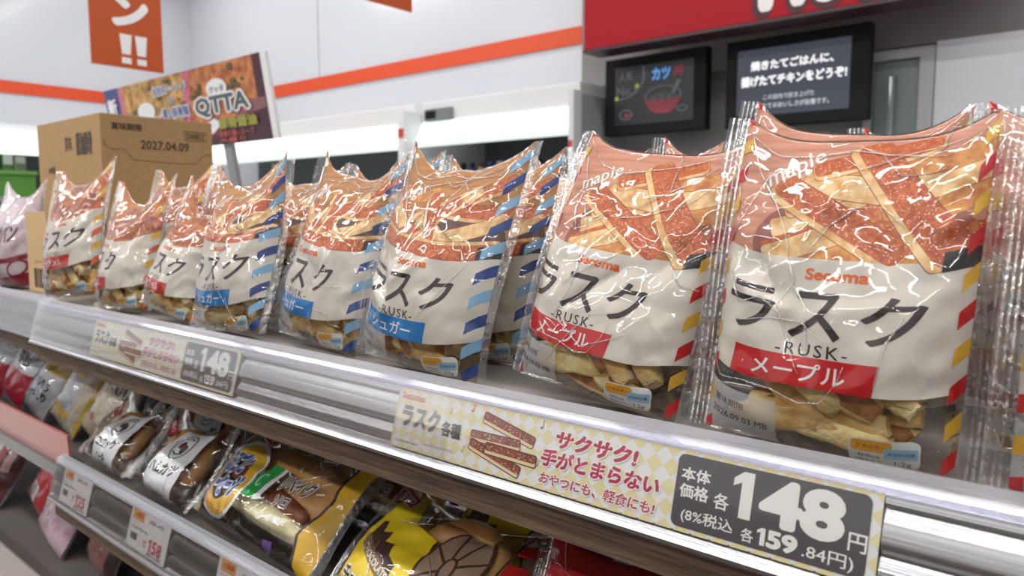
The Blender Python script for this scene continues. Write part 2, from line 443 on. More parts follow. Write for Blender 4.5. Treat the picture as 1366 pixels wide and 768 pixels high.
# ------------------------------------------------------------------ rusk bags
CREAM = mat('print_cream', (238, 231, 219), .5, trans=.2)
INK = mat('print_dark_brown', (46, 32, 32), .5)
LOGO = mat('print_logo_orange', (226, 100, 28), .5)
WHITE_INK = mat('print_white', (240, 238, 234), .5)
BLACK_INK = mat('print_black', (38, 36, 38), .5)
RED = mat('print_red', (198, 20, 26), .5)
CARAMEL_RED = mat('print_orange_red', (200, 62, 46), .5)
BLUE = mat('print_blue', (40, 126, 196), .5)
NAVY = mat('print_navy', (30, 62, 130), .5)
SKY = mat('print_sky_blue', (130, 178, 214), .5)
YEL = mat('print_yellow', (226, 176, 56), .5)
ORG = mat('print_orange', (214, 100, 44), .5)
BG_M = mat('print_wood_pink', (226, 164, 138), .5, noise_amt=.1, noise_scale=30, stretch=(1, 1, 9), col2=(208, 140, 114), trans=.15)
BG_S = mat('print_wood_tan', (206, 148, 92), .5, noise_amt=.1, noise_scale=30, stretch=(1, 1, 9), col2=(190, 130, 76), trans=.15)
BG_C = mat('print_wood_orange', (214, 142, 96), .5, noise_amt=.1, noise_scale=30, stretch=(1, 1, 9), col2=(196, 122, 78), trans=.15)
DISH_M = mat('print_dish_rose', (150, 86, 78), .5)
DISH_S = mat('print_dish_grey', (96, 70, 66), .5)
CRUST_P = mat('print_rusk_crust', (204, 106, 54), .5, noise_amt=.3, noise_scale=330, col2=(176, 78, 36))
SUGAR_P = mat('print_rusk_sugar', (236, 206, 176), .5)
CRUMB_P = mat('print_rusk_crumb', (240, 206, 152), .5, noise_amt=.15, noise_scale=160, col2=(214, 160, 98))
CRUMB_P2 = mat('print_rusk_crumb_gold', (226, 158, 84), .5, noise_amt=.2, noise_scale=160, col2=(190, 112, 54))
CRUMB_C = mat('print_caramel_crumb', (206, 128, 62), .5, noise_amt=.2, noise_scale=160, col2=(170, 90, 40)); CRUST_C = mat('print_caramel_crust', (170, 84, 36), .5, noise_amt=.3, noise_scale=330, col2=(132, 56, 22))
GAP_P = mat('print_rusk_gap', (150, 78, 46), .5)
CRUST = mat('rusk_crust', (176, 122, 72), .75, noise_amt=.4, noise_scale=110, col2=(122, 76, 42), bump=.0006, bscale=300)
CRUMB = mat('rusk_crumb', (240, 218, 158), .85, noise_amt=.2, noise_scale=38, col2=(200, 150, 86), bump=.0011, bscale=380)
PATCH = film_mat('date_patch_film', rough=.3, gain=1, base=.02, bump=0, milk=.42)
TAGWHITE = mat('print_tag_white', (226, 226, 222), .5)
TAGBLUE = mat('print_tag_blue', (150, 190, 216), .5)
TAGORG = mat('print_tag_orange', (232, 164, 44), .5)

def stick_mesh(seed, ln=.07, wd=.0155, th=.0125):
    rnd = random.Random(seed); bm = bmesh.new(); n = 12
    bend = rnd.uniform(-.004, .004); rings = []
    prof = [(-.5, -.36), (-.36, -.5), (.36, -.5), (.5, -.30), (.5, .30), (.36, .5), (-.36, .5), (-.5, .30)]
    for i in range(n + 1):
        f = i / n; k = 1 - .25 * (abs(2 * f - 1)) ** 8
        rings.append([bm.verts.new(((f - .5) * ln + .0012 * noise.noise(Vector((a * 3, b * 3, seed + f))), a * wd * k + bend * (1 - (2 * f - 1) ** 2) + .0011 * noise.noise(Vector((f * 7, a * 2, seed * 2.1 + b))),
                                    b * th * k + .0011 * noise.noise(Vector((f * 6 + 3, b * 2, seed * 1.3 + a))))) for a, b in prof])
    for A, B in zip(rings, rings[1:]):
        for q in range(8):
            f = bm.faces.new((A[q], A[(q + 1) % 8], B[(q + 1) % 8], B[q])); f.material_index = 0 if q in ((5, 1) if seed % 2 else (5,)) else 1; f.smooth = True
    for rg in (rings[0][::-1], rings[-1]): bm.faces.new(rg).material_index = 1
    bmesh.ops.recalc_face_normals(bm, faces=bm.faces)
    me = bpy.data.meshes.new('rusk_stick'); bm.to_mesh(me); bm.free()
    me.materials.append(CRUST); me.materials.append(CRUMB); me['half'] = ln / 2
    return me
STICKS = [stick_mesh(i, random.Random(i).uniform(.055, .078)) for i in range(8)]

def pic_stick(cx, cy, ang, ln, wd, side, gold=0, seed=0):
    """one printed rusk stick: crust face, crumb face under it, sugar grains"""
    wd *= 1.3; ln *= 1.1
    c, s = math.cos(R(ang)), math.sin(R(ang)); k = lambda x, y: (cx + x * c - y * s, cy + x * s + y * c)
    h = wd / 2; r = wd * .22; out = []
    def rr(x0, y0, x1, y1):
        return P(*[k(*p) for p in RR(x0, y0, x1, y1, r, 3)[0]])
    cm = CRUMB_C if gold == 2 else CRUMB_P2 if gold else CRUMB_P; CR = CRUST_C if gold == 2 else CRUST_P
    out.append((rr(-ln / 2 - .3, -h - .4, ln / 2 + .3, h + .4), GAP_P))
    if side == 0: out.append((rr(-ln / 2, -h, ln / 2, h), cm))
    else:
        out.append((rr(-ln / 2, -h, ln / 2, h), cm))
        y0, y1 = (-h + wd * .2, h) if side > 0 else (-h, h - wd * .2)
        out.append((rr(-ln / 2 + .4, y0, ln / 2 - .4, y1), CR))
        rnd = random.Random(seed + int(cx * 10)); V, F = [], []
        for _ in range(int(ln * wd / 5)):
            x, y, q = rnd.uniform(-ln / 2 + 1, ln / 2 - 1), rnd.uniform(y0 + .5, y1 - .5), rnd.uniform(.15, .42)
            b = len(V); V += [k(x - q, y), k(x, y - q), k(x + q, y), k(x, y + q)]; F.append((b, b + 1, b + 2, b + 3))
        out.append(((V, F), SUGAR_P))
    return out
PIC = {
 'maple': [(44, 132, 22, 40, 9, 0, 0), (50, 146, 24, 44, 9, 1, 0), (76, 160, 5, 60, 10, 0, 1), (84, 150, 0, 56, 10, 0, 0), (86, 136, 10, 50, 9, 0, 1), (60, 114, 4, 60, 9, 0, 1), (90, 122, -10, 44, 10, 1, 1),
           (46, 124, 28, 50, 8, 1, 1), (40, 117, 26, 36, 9, 0, 0), (58, 149, -6, 44, 11, 0, 0), (64, 167, 18, 50, 9, 1, 0), (52, 131, -33, 66, 13, 1, 0), (80, 142, -58, 74, 14, 1, 0)],
 'sugar': [(24, 160, 10, 50, 10, 0, 1), (84, 158, 20, 44, 10, 1, 0), (22, 144, -20, 50, 10, 1, 0), (60, 150, 30, 56, 10, 0, 0), (30, 130, -30, 56, 11, 0, 0), (86, 144, -14, 40, 11, 1, 0), (52, 138, 40, 56, 11, 1, 0), (82, 126, 16, 46, 10, 0, 0),
           (60, 128, -40, 40, 10, 0, 0), (26, 118, -28, 60, 10, 1, 1), (52, 142, -78, 44, 9, 1, 0), (56, 115, -5, 92, 11, -1, 0)],
 'caramel': [(24, 156, 30, 50, 11, 0, 2), (70, 160, -20, 54, 11, 1, 2), (40, 146, 60, 56, 10, 1, 2), (84, 146, 40, 46, 10, 0, 2), (20, 134, -40, 46, 11, 1, 2), (62, 140, 24, 56, 11, 0, 2), (36, 124, 10, 56, 11, 1, 2),
             (84, 128, -30, 50, 11, 1, 2), (60, 120, 36, 46, 10, 1, 2), (24, 116, -14, 44, 10, 0, 2), (78, 115, 4, 48, 10, 1, 2)]}
KIND = {'maple': dict(bg=BG_M, dish=DISH_M, flav=RED, txt='メープル', script='maple', st=(RED, YEL)),
        'sugar': dict(bg=BG_S, dish=DISH_S, flav=BLUE, txt='シュガー', script='sugar', st=(NAVY, SKY)),
        'caramel': dict(bg=BG_C, dish=DISH_M, flav=CARAMEL_RED, txt='キャラメル', script='caramel', st=(ORG, YEL))}

def rusk_bag(kind, seed, label, shift=0., skew=0., drop=10., W=.118, L=.178, B=.027, lines=(), detail=1, nst=16, group='bags of rusk on the upper shelf', **kw):
    K = KIND[kind]; mm = W / 108.
    ml = L / 178.
    root = thing('rusk_bag', label, 'snack bag', group=group)
    po = Pouch(W, L, B, seed, **kw)
    pr = lambda name, layers, clip, off, doff=.000012, dr=1: po.print(name, [(([(v[0], v[1] - drop) + tuple(v[2:]) for v in S_[0]], S_[1]), m_) for S_, m_ in layers], root, off, doff, 108., 178., skew, (clip[0], max(0, clip[1] - drop), clip[2], clip[3] - drop)) if dr else po.print(name, layers, root, off, doff, 108., 178., skew, clip)
    # contents: rusk sticks lying in the lower third
    rnd = random.Random(seed + 50)
    a0 = -rnd.uniform(.5, .8)
    def put(a, x, z, dy, me, tw):
        hl = me['half']; sa = abs(math.sin(a)); xm = max(0, W / 2 - .016 - hl * math.cos(a)); x = min(xm, max(-xm, x)); z = max(z, hl * sa + .009); s = x / W + .5
        f_ = [po.S(min(.97, max(.03, s + hl * math.cos(a) * q / W)), max(.02, (z + hl * math.sin(a) * q) / L * 1.04)).y for q in (-1, -.5, 0, .5, 1)]
        o = bpy.data.objects.new('rusk_stick', me); C.objects.link(o); o.parent = root
        o.location = (x, min(max(f_) + .0092 + dy, .012), z)
        o.rotation_euler = (Matrix.Rotation(-a, 3, 'Y') @ Matrix.Rotation(tw, 3, 'X')).to_euler()
    m_ = W / 2 - .034
    for i in range(nst):
        me = STICKS[(i * 3 + seed) % 8]; tw = (0, math.pi, 0, math.pi / 2, math.pi)[(i + seed) % 5] + rnd.uniform(-.25, .25)
        if i < 5: put(a0 + rnd.uniform(-.12, .12), -m_ + 2 * m_ * i / 4, .030 + .006 * (i % 2) + .004 * i, 0, me, tw)        # front layer, side by side
        elif i < 9: put((.12, -.15, .9, -.2)[i - 5], (-m_, .1 * m_, m_, -.4 * m_)[i - 5], .012 + .003 * (i % 2), (.001, .001, .003, .012)[i - 5], me, tw)
        else: put(rnd.uniform(-1.2, 1.2), rnd.uniform(-m_, m_), rnd.uniform(.02, .06), .0135, me, tw)
    # printed picture: wood, dish and rusk pile over the upper half and on over the top
    pic = [(Q(0, 108, 108, 270), K['bg']), (EL(62, 116, 46, 34), K['dish'])]
    for i, a in enumerate(PIC[kind]): pic += pic_stick(*a, seed=i)
    pic += [(Q(97, 100, 108, 114) if kind != 'caramel' else Q(0, 100, 1, 101), BLACK_INK)]
    q_ = pr('rusk_picture', pic, (0, 104, 108, 270), -.0005, .000006)
    sc_ = pr('script_lettering', [(T(K['script'], 27 - shift * .4, 160, w=32, bold=.012, shear=.35, rot=R(38)), WHITE_INK)], (0, 104, 108, 190), -.00022)
    sc_.parent = q_
    q_ = pr('cream_panel', [(Q(0, 45, 108, 110), CREAM), (Q(0, 268, 108, 322), CREAM)], (0, 40, 108, 320), -.0003)
    sh = shift
    txt = [(T('Sec', 46 - sh, 102, w=11.4, h=6, bold=.035), LOGO), (T('ma', 62.2 - sh, 101, w=11, h=4.4, bold=.035), LOGO), (EL(53.9 - sh, 101.1, 2.4, 2.3, 16), LOGO), (T('c', 54.3 - sh, 101.5, h=2.4, bold=.03), CREAM)]
    for ch, cx in (('ラ', 17), ('ス', 48), ('ク', 79)):
        txt.append((T(ch, cx - sh, 81, w=24, h=24, bold=.016), INK))
    txt.append((T('-RUSK-', 48 - sh, 63.5, h=6.2, spacing=1.25, bold=.004), INK))
    pr('lettering', txt, (0, 40, 108, 110), -.00016, .000004).parent = q_
    pr('flavour_label', [(P((10 - sh, 45), (75 - sh, 45), (77 - sh, 60), (12 - sh, 60)), K['flav']), (T(K['txt'], 43 - sh, 52.5, w=42, h=9.5, bold=.012), WHITE_INK)], (0, 40, 108, 110), -.00012, .00005)
    st = []
    for i in range(13):
        y = -2 + i * 17.5; m_ = K['st'][i % 2]
        wd_ = 8.5 if kind == 'sugar' else 3.8 if kind == 'maple' else 5.5
        st.append((P((0, y), (4.6, y + 5), (4.6, y + 13), (0, y + 8)), m_)); st.append((P((108 - wd_, y + 4), (108, y + 9.5), (108, y + 18), (108 - wd_, y + 12.5)), m_))
    pr('edge_stripes', st, (0, 0, 108, 230), -.00018, .00001, 0)
    d = max(0, 4 - sh * .5)
    q_ = pr('date_patch', [(Q(max(0, -2 - sh * .3), 4, 38 - sh * .3, 32), PATCH)], (0, 0, 108, 60), -.0002, 0, 0)
    pr('date_print', [(T('賞味期限', 14 - sh * .3, 24, w=17), BLACK_INK), (T('2026.09.03 MB', 19 - sh * .3, 16.5, w=30, bold=.005), BLACK_INK)], (0, 0, 108, 60), -.00015, .00001, 0).parent = q_
    pr('nutrition_label', [(RR(71, 7, 98, 22, 3.5), TAGWHITE), (RR(72, 15, 88, 21.3, 2), TAGORG), (RR(85, 12.4, 97.4, 18, .8), TAGBLUE),
                              (T('エネルギー', 80, 18.2, w=12), BLACK_INK), (T('469kcal', 79, 12.8, w=9), BLACK_INK), (T('1個あたり', 79, 9.3, w=10), BLACK_INK), (T('食塩相当量', 91.4, 15.2, w=10), BLACK_INK), (T('1.2g', 92, 9.4, w=6), BLACK_INK)], (0, 0, 108, 60), -.00014, .000006, 0)
    po.film('film', root, FILM, lines=lines)
    po.seals(root, .0105, SEAL)
    return root, po
SHELF = -.1205
# ------------------------------------------------------------------ room
WALL = mat('painted_wall_panel', (196, 199, 206), .22, coat=.1)
GREYWALL = mat('grey_wall_panel', (210, 210, 212), .4)
STEEL = mat('steel_panel', (122, 122, 122), .35, metal=.5)
BAND = mat('orange_band', (206, 70, 24), .45)
LX, BY = -6.25, 3.2
struct(box_obj('wall_left', LX - .1, LX, -3.5, BY + .1, -1.3, CEIL, WALL))
struct(box_obj('wall_back', LX - .1, 4.5, BY, BY + .1, -1.3, CEIL, WALL))
struct(box_obj('wall_right', 4.5, 4.6, -3.5, BY + .1, -1.3, CEIL, WALL))
struct(box_obj('wall_front', LX - .1, 4.6, -3.6, -3.5, -1.3, CEIL, GREYWALL))
struct(box_obj('floor', LX - .1, 4.6, -3.6, BY + .1, -1.4, -1.3, mat('floor_tile', (200, 198, 192), .3)))
struct(box_obj('ceiling', LX - .1, 4.6, -3.6, BY + .1, CEIL, CEIL + .1, mat('ceiling_paint', (228, 228, 226), .7)))
zb0 = at_y(372, 130, BY).z; zt0 = at_y(372, 114, BY).z; xb1 = at_y(778, 60, BY).x
struct(box_obj('trim_1', LX, xb1 + .3, BY - .012, BY, zb0, zt0, BAND))
struct(box_obj('trim_2', LX, LX + .012, -3.4, BY, zb0, zt0, BAND))
bm = bmesh.new()
for px in (425,): 
    p = at_y(px, 60, BY); box(bm, p.x - .004, p.x + .004, BY - .004, BY, zt0, CEIL)
struct(obj('trim_3', bm, mat('panel_joint', (170, 172, 176), .5)))

# ------------------------------------------------------------------ gondola shelves
METAL = mat('rail_aluminium', (196, 196, 200), .27, metal=1., bump=.00035, bscale=9, stretch=(.25, 45, 45))
METAL2 = mat('rail_grey_metal', (150, 150, 152), .24, metal=1., bump=.0003, bscale=9, stretch=(.3, 40, 40))
WOOD = mat('shelf_edge_wood', (98, 76, 60), .6, noise_amt=.3, noise_scale=22, stretch=(1, 12, 30), col2=(62, 47, 38))
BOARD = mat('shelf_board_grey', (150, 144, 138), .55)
BOARD_SHADED = mat('shelf_board_shaded', (84, 78, 74), .55)  # darker copy of the board grey: shade of the lower shelves in the colour
DARK = mat('gondola_back_panel', (70, 66, 64), .7)
LIP = film_mat('rail_lip_plastic', rough=.1, tint=(.88, .88, .94), gain=.45, base=.0, bump=0, milk=.16)
def shelf(name, label, x0, x1, ztop, y0, y1, rail_top, rlabel, mrail=METAL, rot=0., origin=None, wood=True):
    """a shelf: board, wooden edge, aluminium price rail leaning back 15 degrees, clear cover and lip"""
    t = thing(name, label, 'shelf', origin or (0, 0, 0), (0, 0, rot))
    g = thing('price_rail', rlabel, 'price rail', origin or (0, 0, 0), (0, 0, rot))
    r = rail_top                                   # (y, z) of the card's top edge; the face runs down and outwards
    dn = Vector((0, -.0103, -.0373)); f = lambda k, o=0: (r[0] + dn.y * k + o * .964, r[1] + dn.z * k + o * .266)
    box_obj('board', x0, x1, y0, y1, ztop - .014, ztop, BOARD if ztop > -.2 else BOARD_SHADED, t)
    if wood: box_obj('wooden_edge', x0 + .004, x1, r[0] - .0065, y0, f(1.22)[1] - .019, f(1.22)[1] - .0005, WOOD, t)
    bm = bmesh.new()
    extrude_profile(bm, [f(-.06, .0044), f(-.05, .004), f(.02, .0030), f(.06, .0012), f(.11, .0010), f(.16, .0024), f(.20, .0030), f(.25, .0022), f(.32, .0014), f(.42, .0009), f(.52, .0009), f(.60, .0015), f(.66, .0026), f(.70, .0030), f(.75, .0020), f(.82, .0012), f(.90, .0012), f(.96, .0022), f(1.0, .0026), f(1.04, .0002), f(1.12, -.0022), f(1.18, -.0016), f(1.22, .003), f(1.2, .010), f(0, .0105), f(-.05, .0095)], x0, x1)
    obj('channel', bm, mrail, g)
    bm = bmesh.new()
    extrude_profile(bm, [f(-.02, -.0016), f(.5, -.0021), f(1.06, -.0016), f(1.06, -.0010), f(.5, -.0015), f(-.02, -.0010)], x0, x1)
    obj('clear_cover', bm, PLASTIC, g)
    bm = bmesh.new()
    lip = [f(-.03, -.0020), f(-.10, -.0026), f(-.16, -.0008), f(-.20, .0016), f(-.21, .006), f(-.19, .0065), f(-.17, .0028), f(-.13, .0006), f(-.06, -.0004), f(-.02, -.0004)]
    extrude_profile(bm, lip, x0, x1); obj('rail_lip', bm, LIP, g)
    return t
RT = (.3250, -.1144)
shelf('display_shelf', 'upper grey shelf with long aluminium price rail, carrying the rusk bags', -1.045, .5, SHELF, .333, .72, RT, 'long silver price rail along the front of the upper shelf with two yellow strips')
shelf('display_shelf', 'lower shelf with aluminium price rail and white price tags, carrying the filled breads', -1.015, .5, -.318, .333, .72, (.3250, -.3085), 'silver price rail with white red-figured price tags below the filled breads', METAL2)
shelf('display_shelf', 'neighbouring upper shelf at the left edge with a dull grey rail', -2.3, -1.05, SHELF, .352, .95, (.338, -.1155), 'short dull grey price rail at the left photo edge, left of the long silver rail', METAL2)
struct(box_obj('wall_gondola', -2.3, .5, .955, .975, -1.3, -.125, DARK))
struct(box_obj('wall_unseen_light_blocker', -4.2, 2.6, -1.35, -1.0, -1.3, .02, mat('light_blocker_mottle', (120, 100, 88), .6, noise_amt=.7, noise_scale=9, col2=(52, 46, 46))))  # unseen block added behind the camera, keeps low light off the lower shelf
struct(box_obj('wall_gondola_side', .5, .52, .34, .975, -1.3, -.125, DARK))

# ------------------------------------------------------------------ price strips
def strip(label, x0, group='long rusk price strips on the upper rail'):
    t = thing('price_strip', label, 'price strip', (0, 0, 0), group=group)
    ey = Vector((0, .0103, .0373)).normalized(); o = Vector((x0, RT[0] - .0103 + .0006 * .0, RT[1] - .0373))
    t.location = o; k = .001
    fm = flat((0, 0, 0), (1, 0, 0), ey); f = lambda x, y, off: fm(x * k, y * k, off)
    PAPER = mat('strip_paper', (240, 240, 240), .45); CHK = mat('strip_check_yellow', (238, 226, 176), .45); PANEL = mat('strip_grey_panel', (84, 80, 84), .35)
    PINK = mat('strip_crimson', (190, 48, 82), .45); INK2 = mat('strip_ink', (66, 62, 64), .45); TAN = mat('strip_note_brown', (176, 140, 96), .45)
    HALO = mat('strip_white', (246, 244, 240), .45)
    bm = bmesh.new(); box(bm, 0, .297, -.0004, 0, .0006, .0380)
    for v in bm.verts: v.co = Vector((v.co.x, ey.y * v.co.z + v.co.y, ey.z * v.co.z))
    obj('card', bm, PAPER, t)
    # diagonal gingham of small diamonds
    V, F = [], []; d = 4.8
    for i in range(0, 33):
        for j in range(0, 5):
            cx, cy = i * 2 * d, j * 2 * d; b = len(V); e = d * .97
            V += [(cx - e, cy), (cx, cy - e), (cx + e, cy), (cx, cy + e)]; F.append((b, b + 1, b + 2, b + 3))
    decal('check_pattern', [((V, F), CHK)], f, t, None, (0, 0, 297, 38.6), .0005)
    L = [(T('Sec', 8.2, 33.9, w=9.4, h=4.6, bold=.035), LOGO), (EL(14.5, 33.2, 1.8, 1.8, 16), LOGO), (T('ma', 20.9, 33.1, h=3.4, w=8.8, bold=.035), LOGO), (T('c', 14.8, 33.4, h=1.9, bold=.03), HALO),
         (T('ラスク', 24, 21.5, w=35, h=14.5, bold=.05), INK2), (T('各種', 52, 19, w=17, h=9.5, bold=.04), INK2),
         (T('①26年8/18〜8/31', 14, 4.5, w=22, h=2), INK2), (T('※イラストはイメージです。', 44, 6.2, w=26, h=2), INK2)]
    decal('logo', L[:4], f, t, None, (0, 0, 297, 38.6), .0007, .000012)
    decal('product_name', L[4:6], f, t, None, (0, 0, 297, 38.6), .0007, .000012)
    decal('fine_print', L[6:], f, t, None, (0, 0, 297, 38.6), .0007, .000012)
    for x, y, s in ((49, 29, 3.2), (67, 33.5, 4.4), (120, 33, 4.5), (64, 8.5, 3.4), (121, 12, 3.4)):
        decal('music_note', [(EL(x, y, s * .22, s * .17, 10), TAN), (LINE([(x + s * .2, y), (x + s * .2, y + s), (x + s * .6, y + s * .8)], s * .13), TAN)], f, t, None, None, .0007)
    # drawn rusk sticks
    pic = []; BR = mat('strip_rusk_brown', (158, 84, 66), .45, noise_amt=.2, noise_scale=120, col2=(128, 60, 46)); ED = mat('strip_rusk_edge', (240, 214, 170), .45); OUT = mat('strip_rusk_outline', (84, 44, 40), .45)
    for cx, cy, a, ln, wd in ((97, 28.2, -12, 40, 5.0), (88, 20.4, 1, 38, 4.6), (89.5, 10.6, -13, 41, 5.0), (101, 14.6, -1, 38, 4.8)):
        c, s = math.cos(R(a)), math.sin(R(a)); kk = lambda q: P(*[(cx + x * c - y * s, cy + x * s + y * c) for x, y in q[0]])
        pic += [(kk(RR(-ln / 2 - .5, -wd / 2 - 1.9, ln / 2 + .5, wd / 2 + .5, 1.6)), OUT), (kk(RR(-ln / 2, -wd / 2 - 1.4, ln / 2, wd / 2 - 1, 1.2)), ED), (kk(RR(-ln / 2, -wd / 2 + .4, ln / 2, wd / 2, 1.2)), BR)]
        rnd = random.Random(int(cx)); V, F = [], []
        for _ in range(40):
            x, y, q = rnd.uniform(-ln / 2 + 1, ln / 2 - 1), rnd.uniform(-wd / 2 + 1, wd / 2 - .6), rnd.uniform(.22, .48); b = len(V)
            V += [(x - q, y), (x, y - q), (x + q, y), (x, y + q)]; F.append((b, b + 1, b + 2, b + 3))
        pic.append(((kk((V, F))[0], F), SUGAR_P))
    decal('rusk_drawing', pic, f, t, None, None, .0008, .000012)
    cop = []
    for s_, cx, cy, w_, h_ in (('サクサク!', 157, 29, 52, 9.6), ('手がとまらない', 160, 18, 74, 9.8), ('おやつにも、軽食にも!', 160, 6.8, 72, 6.4)):
        b_ = .075 if h_ > 8 else .05
        cop += [(T(s_, cx, cy, w=w_ + 1.4, h=h_ + 1.6, bold=b_ + .05, shear=.12), HALO), (T(s_, cx, cy, w=w_, h=h_, bold=b_ - .02, shear=.12), PINK)]
    decal('slogan', cop, f, t, None, None, .0008, .000012)
    pr = [(RR(205, 2.2, 293, 36.6, 3.5), PANEL), (T('本体', 215, 27.6, w=15, h=6.4, bold=.025), HALO), (T('価格', 215, 19.6, w=15, h=6.8, bold=.025), HALO), (T('各', 229, 18.6, w=7.6, h=7.6, bold=.015), HALO),
          (ONE(238.5, 24, 9.5, 21, 5.6), HALO), (T('48', 265, 24, w=37, h=21.6, bold=.05), HALO), (T('円', 289, 14.8 + 1.5, w=7.4, h=7.6, bold=.012), HALO),
          (T('(8%税込', 223, 8.2, w=26, h=7, bold=.01), HALO), (T('各', 243, 7, w=6, h=6, bold=.01), HALO), (ONE(249.2, 8.2, 3.8, 7.6, 2.2), HALO), (T('59', 258.6, 8.2, w=13.6, h=7.9, bold=.05), HALO), (T('.84円)', 278, 6.9, w=21, h=6.8, bold=.008), HALO)]
    decal('price_panel', pr, f, t, None, None, .0008, .000012)
    return t
strip('yellow checked rusk price strip on the rail below the nearest bags, big and in focus', -.3692)
strip('small distant yellow checked rusk price strip at the far left end of the rail', -.8655)
# ------------------------------------------------------------------ the shop behind
def span(px0, px1, Y, py=200): return at_y(px0, py, Y).x, at_y(px1, py, Y).x
WHITEMETAL = mat('white_enamel', (226, 228, 230), .3)
GLOW = mat('lit_valance', (236, 246, 242), .5, emit=(232, 246, 240), es=.62)
DARKIN = mat('cooler_inside', (92, 96, 98), .6)
GREYTRIM = mat('grey_trim', (140, 142, 146), .4)
ACR = mat('black_plastic', (20, 20, 22), .6, spec=.2)
# open coolers along the back wall
CY = 2.62
def cooler(label, px0, px1, zv0, zv1, ztop, xx=None):
    x0, x1 = xx or span(px0, px1, CY)
    t = thing('open_cooler', label, 'refrigerated cabinet', (0, 0, 0), group='open coolers along the back wall')
    bm = bmesh.new(); box(bm, x0, x1, CY + .04, BY - .02, zv1 - .02, ztop, .01); obj('canopy', bm, WHITEMETAL, t)
    bm = bmesh.new(); extrude_profile(bm, [(CY, zv0), (CY - .02, zv0 + .02), (CY + .03, zv1), (CY + .07, zv1), (CY + .03, zv0)], x0 + .01, x1 - .01); obj('lit_valance', bm, GLOW, t)
    box_obj('back_panel', x0, x1, BY - .06, BY - .03, -1.29, zv1, DARKIN, t)
    box_obj('base', x0, x1, CY - .02, BY - .06, -1.29, -.85, WHITEMETAL, t)
    for k, z in enumerate((-.62, -.3, .02)):
        if z < zv0 - .1: box_obj('cooler_shelf', x0 + .02, x1 - .02, CY + .18, BY - .06, z - .02, z, GREYTRIM, t)
    return x0, x1
zr1 = at_y(560, 163, CY).z; zr0 = at_y(560, 196, CY).z; zt = at_y(560, 135, CY).z
xr = cooler('right open cooler with a wide glowing valance over rows of bottles', 556, 766, zr0, zr1, zt)
zl1 = at_y(540, 164, CY).z; zl0 = at_y(540, 199, CY).z
xl = cooler('left open cooler with glowing valance, showing between carton and rusk bags', 255, 546, zl0, zl1, zt)
t = thing('cooler_divider', 'narrow grey post with a red mark between the two glowing valances', 'post')
xp = (xl[1] + .004, xr[0] - .004)
bm = bmesh.new(); box(bm, xp[0], xp[1], CY - .08, BY - .03, -1.29, at_y(550, 150, CY).z, .004); obj('post', bm, WHITEMETAL, t)
box_obj('red_mark', xp[0] + .004, xp[1] - .004, CY - .084, CY - .08, at_y(550, 182, CY - .08).z, at_y(550, 170, CY - .08).z, mat('mark_red', (200, 70, 50), .5), t)
t = thing('cooler_end_panel', 'grey cooler end panel with white front edge, left of the chalk menu board', 'panel')
xe = span(767, 774, CY - .05); ze = at_y(770, 124, CY).z
bm = bmesh.new(); box(bm, xe[0], xe[1], CY - .1, CY - .04, -1.29, ze, .006); obj('front_edge', bm, mat('edge_white', (214, 216, 220), .35), t)
box_obj('side_panel', xe[0] + .005, xe[1] - .002, CY - .04, BY - .02, -1.29, ze - .012, mat('end_panel_grey', (150, 152, 155), .4), t)
box_obj('red_sticker', xe[0] + .005, xe[1] - .005, CY - .104, CY - .1, at_y(770, 200, CY).z, at_y(770, 190, CY).z, MATS['mark_red'], t)
p = at_y(585, 152, CY + .02); t = thing('thermometer_label', 'small dark grey label strip above the right glowing valance', 'label')
box_obj('plate', p.x - .10, p.x + .085, CY + .018, CY + .0392, p.z - .028, p.z + .028, mat('label_grey', (120, 124, 128), .5), t)
box_obj('display', p.x - .09, p.x - .02, CY + .014, CY + .018, p.z - .018, p.z + .018, ACR, t)
# bottles in the coolers
def lathe(bm, prof, n=14, mi=0, cx=0, cy=0, z0=0):
    rings = [[bm.verts.new((cx + r * math.cos(2 * math.pi * k / n), cy + r * math.sin(2 * math.pi * k / n), z0 + z)) for k in range(n)] for r, z in prof]
    for A, B in zip(rings, rings[1:]):
        for k in range(n):
            f = bm.faces.new((A[k], A[(k + 1) % n], B[(k + 1) % n], B[k])); f.smooth = True; f.material_index = mi
    bm.faces.new(rings[0][::-1]).material_index = mi; bm.faces.new(rings[-1]).material_index = mi
def bottle(lab, x, y, z, body, cap, band):
    t = thing('drink_bottle', lab, 'bottle', (x, y, z), group='drink bottles under the right glowing valance')
    bm = bmesh.new(); lathe(bm, [(.030, 0), (.033, .01), (.033, .15), (.027, .185), (.014, .215), (.013, .222)]); obj('body', bm, body, t)
    bm = bmesh.new(); lathe(bm, [(.0335, .05), (.0336, .052), (.0336, .135), (.0335, .137)]); obj('label_band', bm, band, t)
    bm = bmesh.new(); lathe(bm, [(.015, .222), (.015, .244), (.013, .247)]); obj('cap', bm, cap, t)
cols = [((40, 44, 70), 'dark blue'), ((200, 200, 206), 'pale grey'), ((50, 40, 40), 'brown-black'), ((60, 90, 160), 'blue'), ((190, 190, 196), 'white'), ((120, 60, 50), 'reddish brown'), ((210, 200, 170), 'cream')]
ys = CY + .30; zs = .023
pos = ['first', 'second', 'third', 'fourth', 'fifth', 'sixth', 'seventh', 'eighth', 'ninth', 'tenth', 'eleventh', 'twelfth', 'thirteenth', 'fourteenth', 'fifteenth', 'sixteenth']
xb0, xb1 = at_y(618, 205, ys).x, at_y(762, 205, ys).x
nb = 12
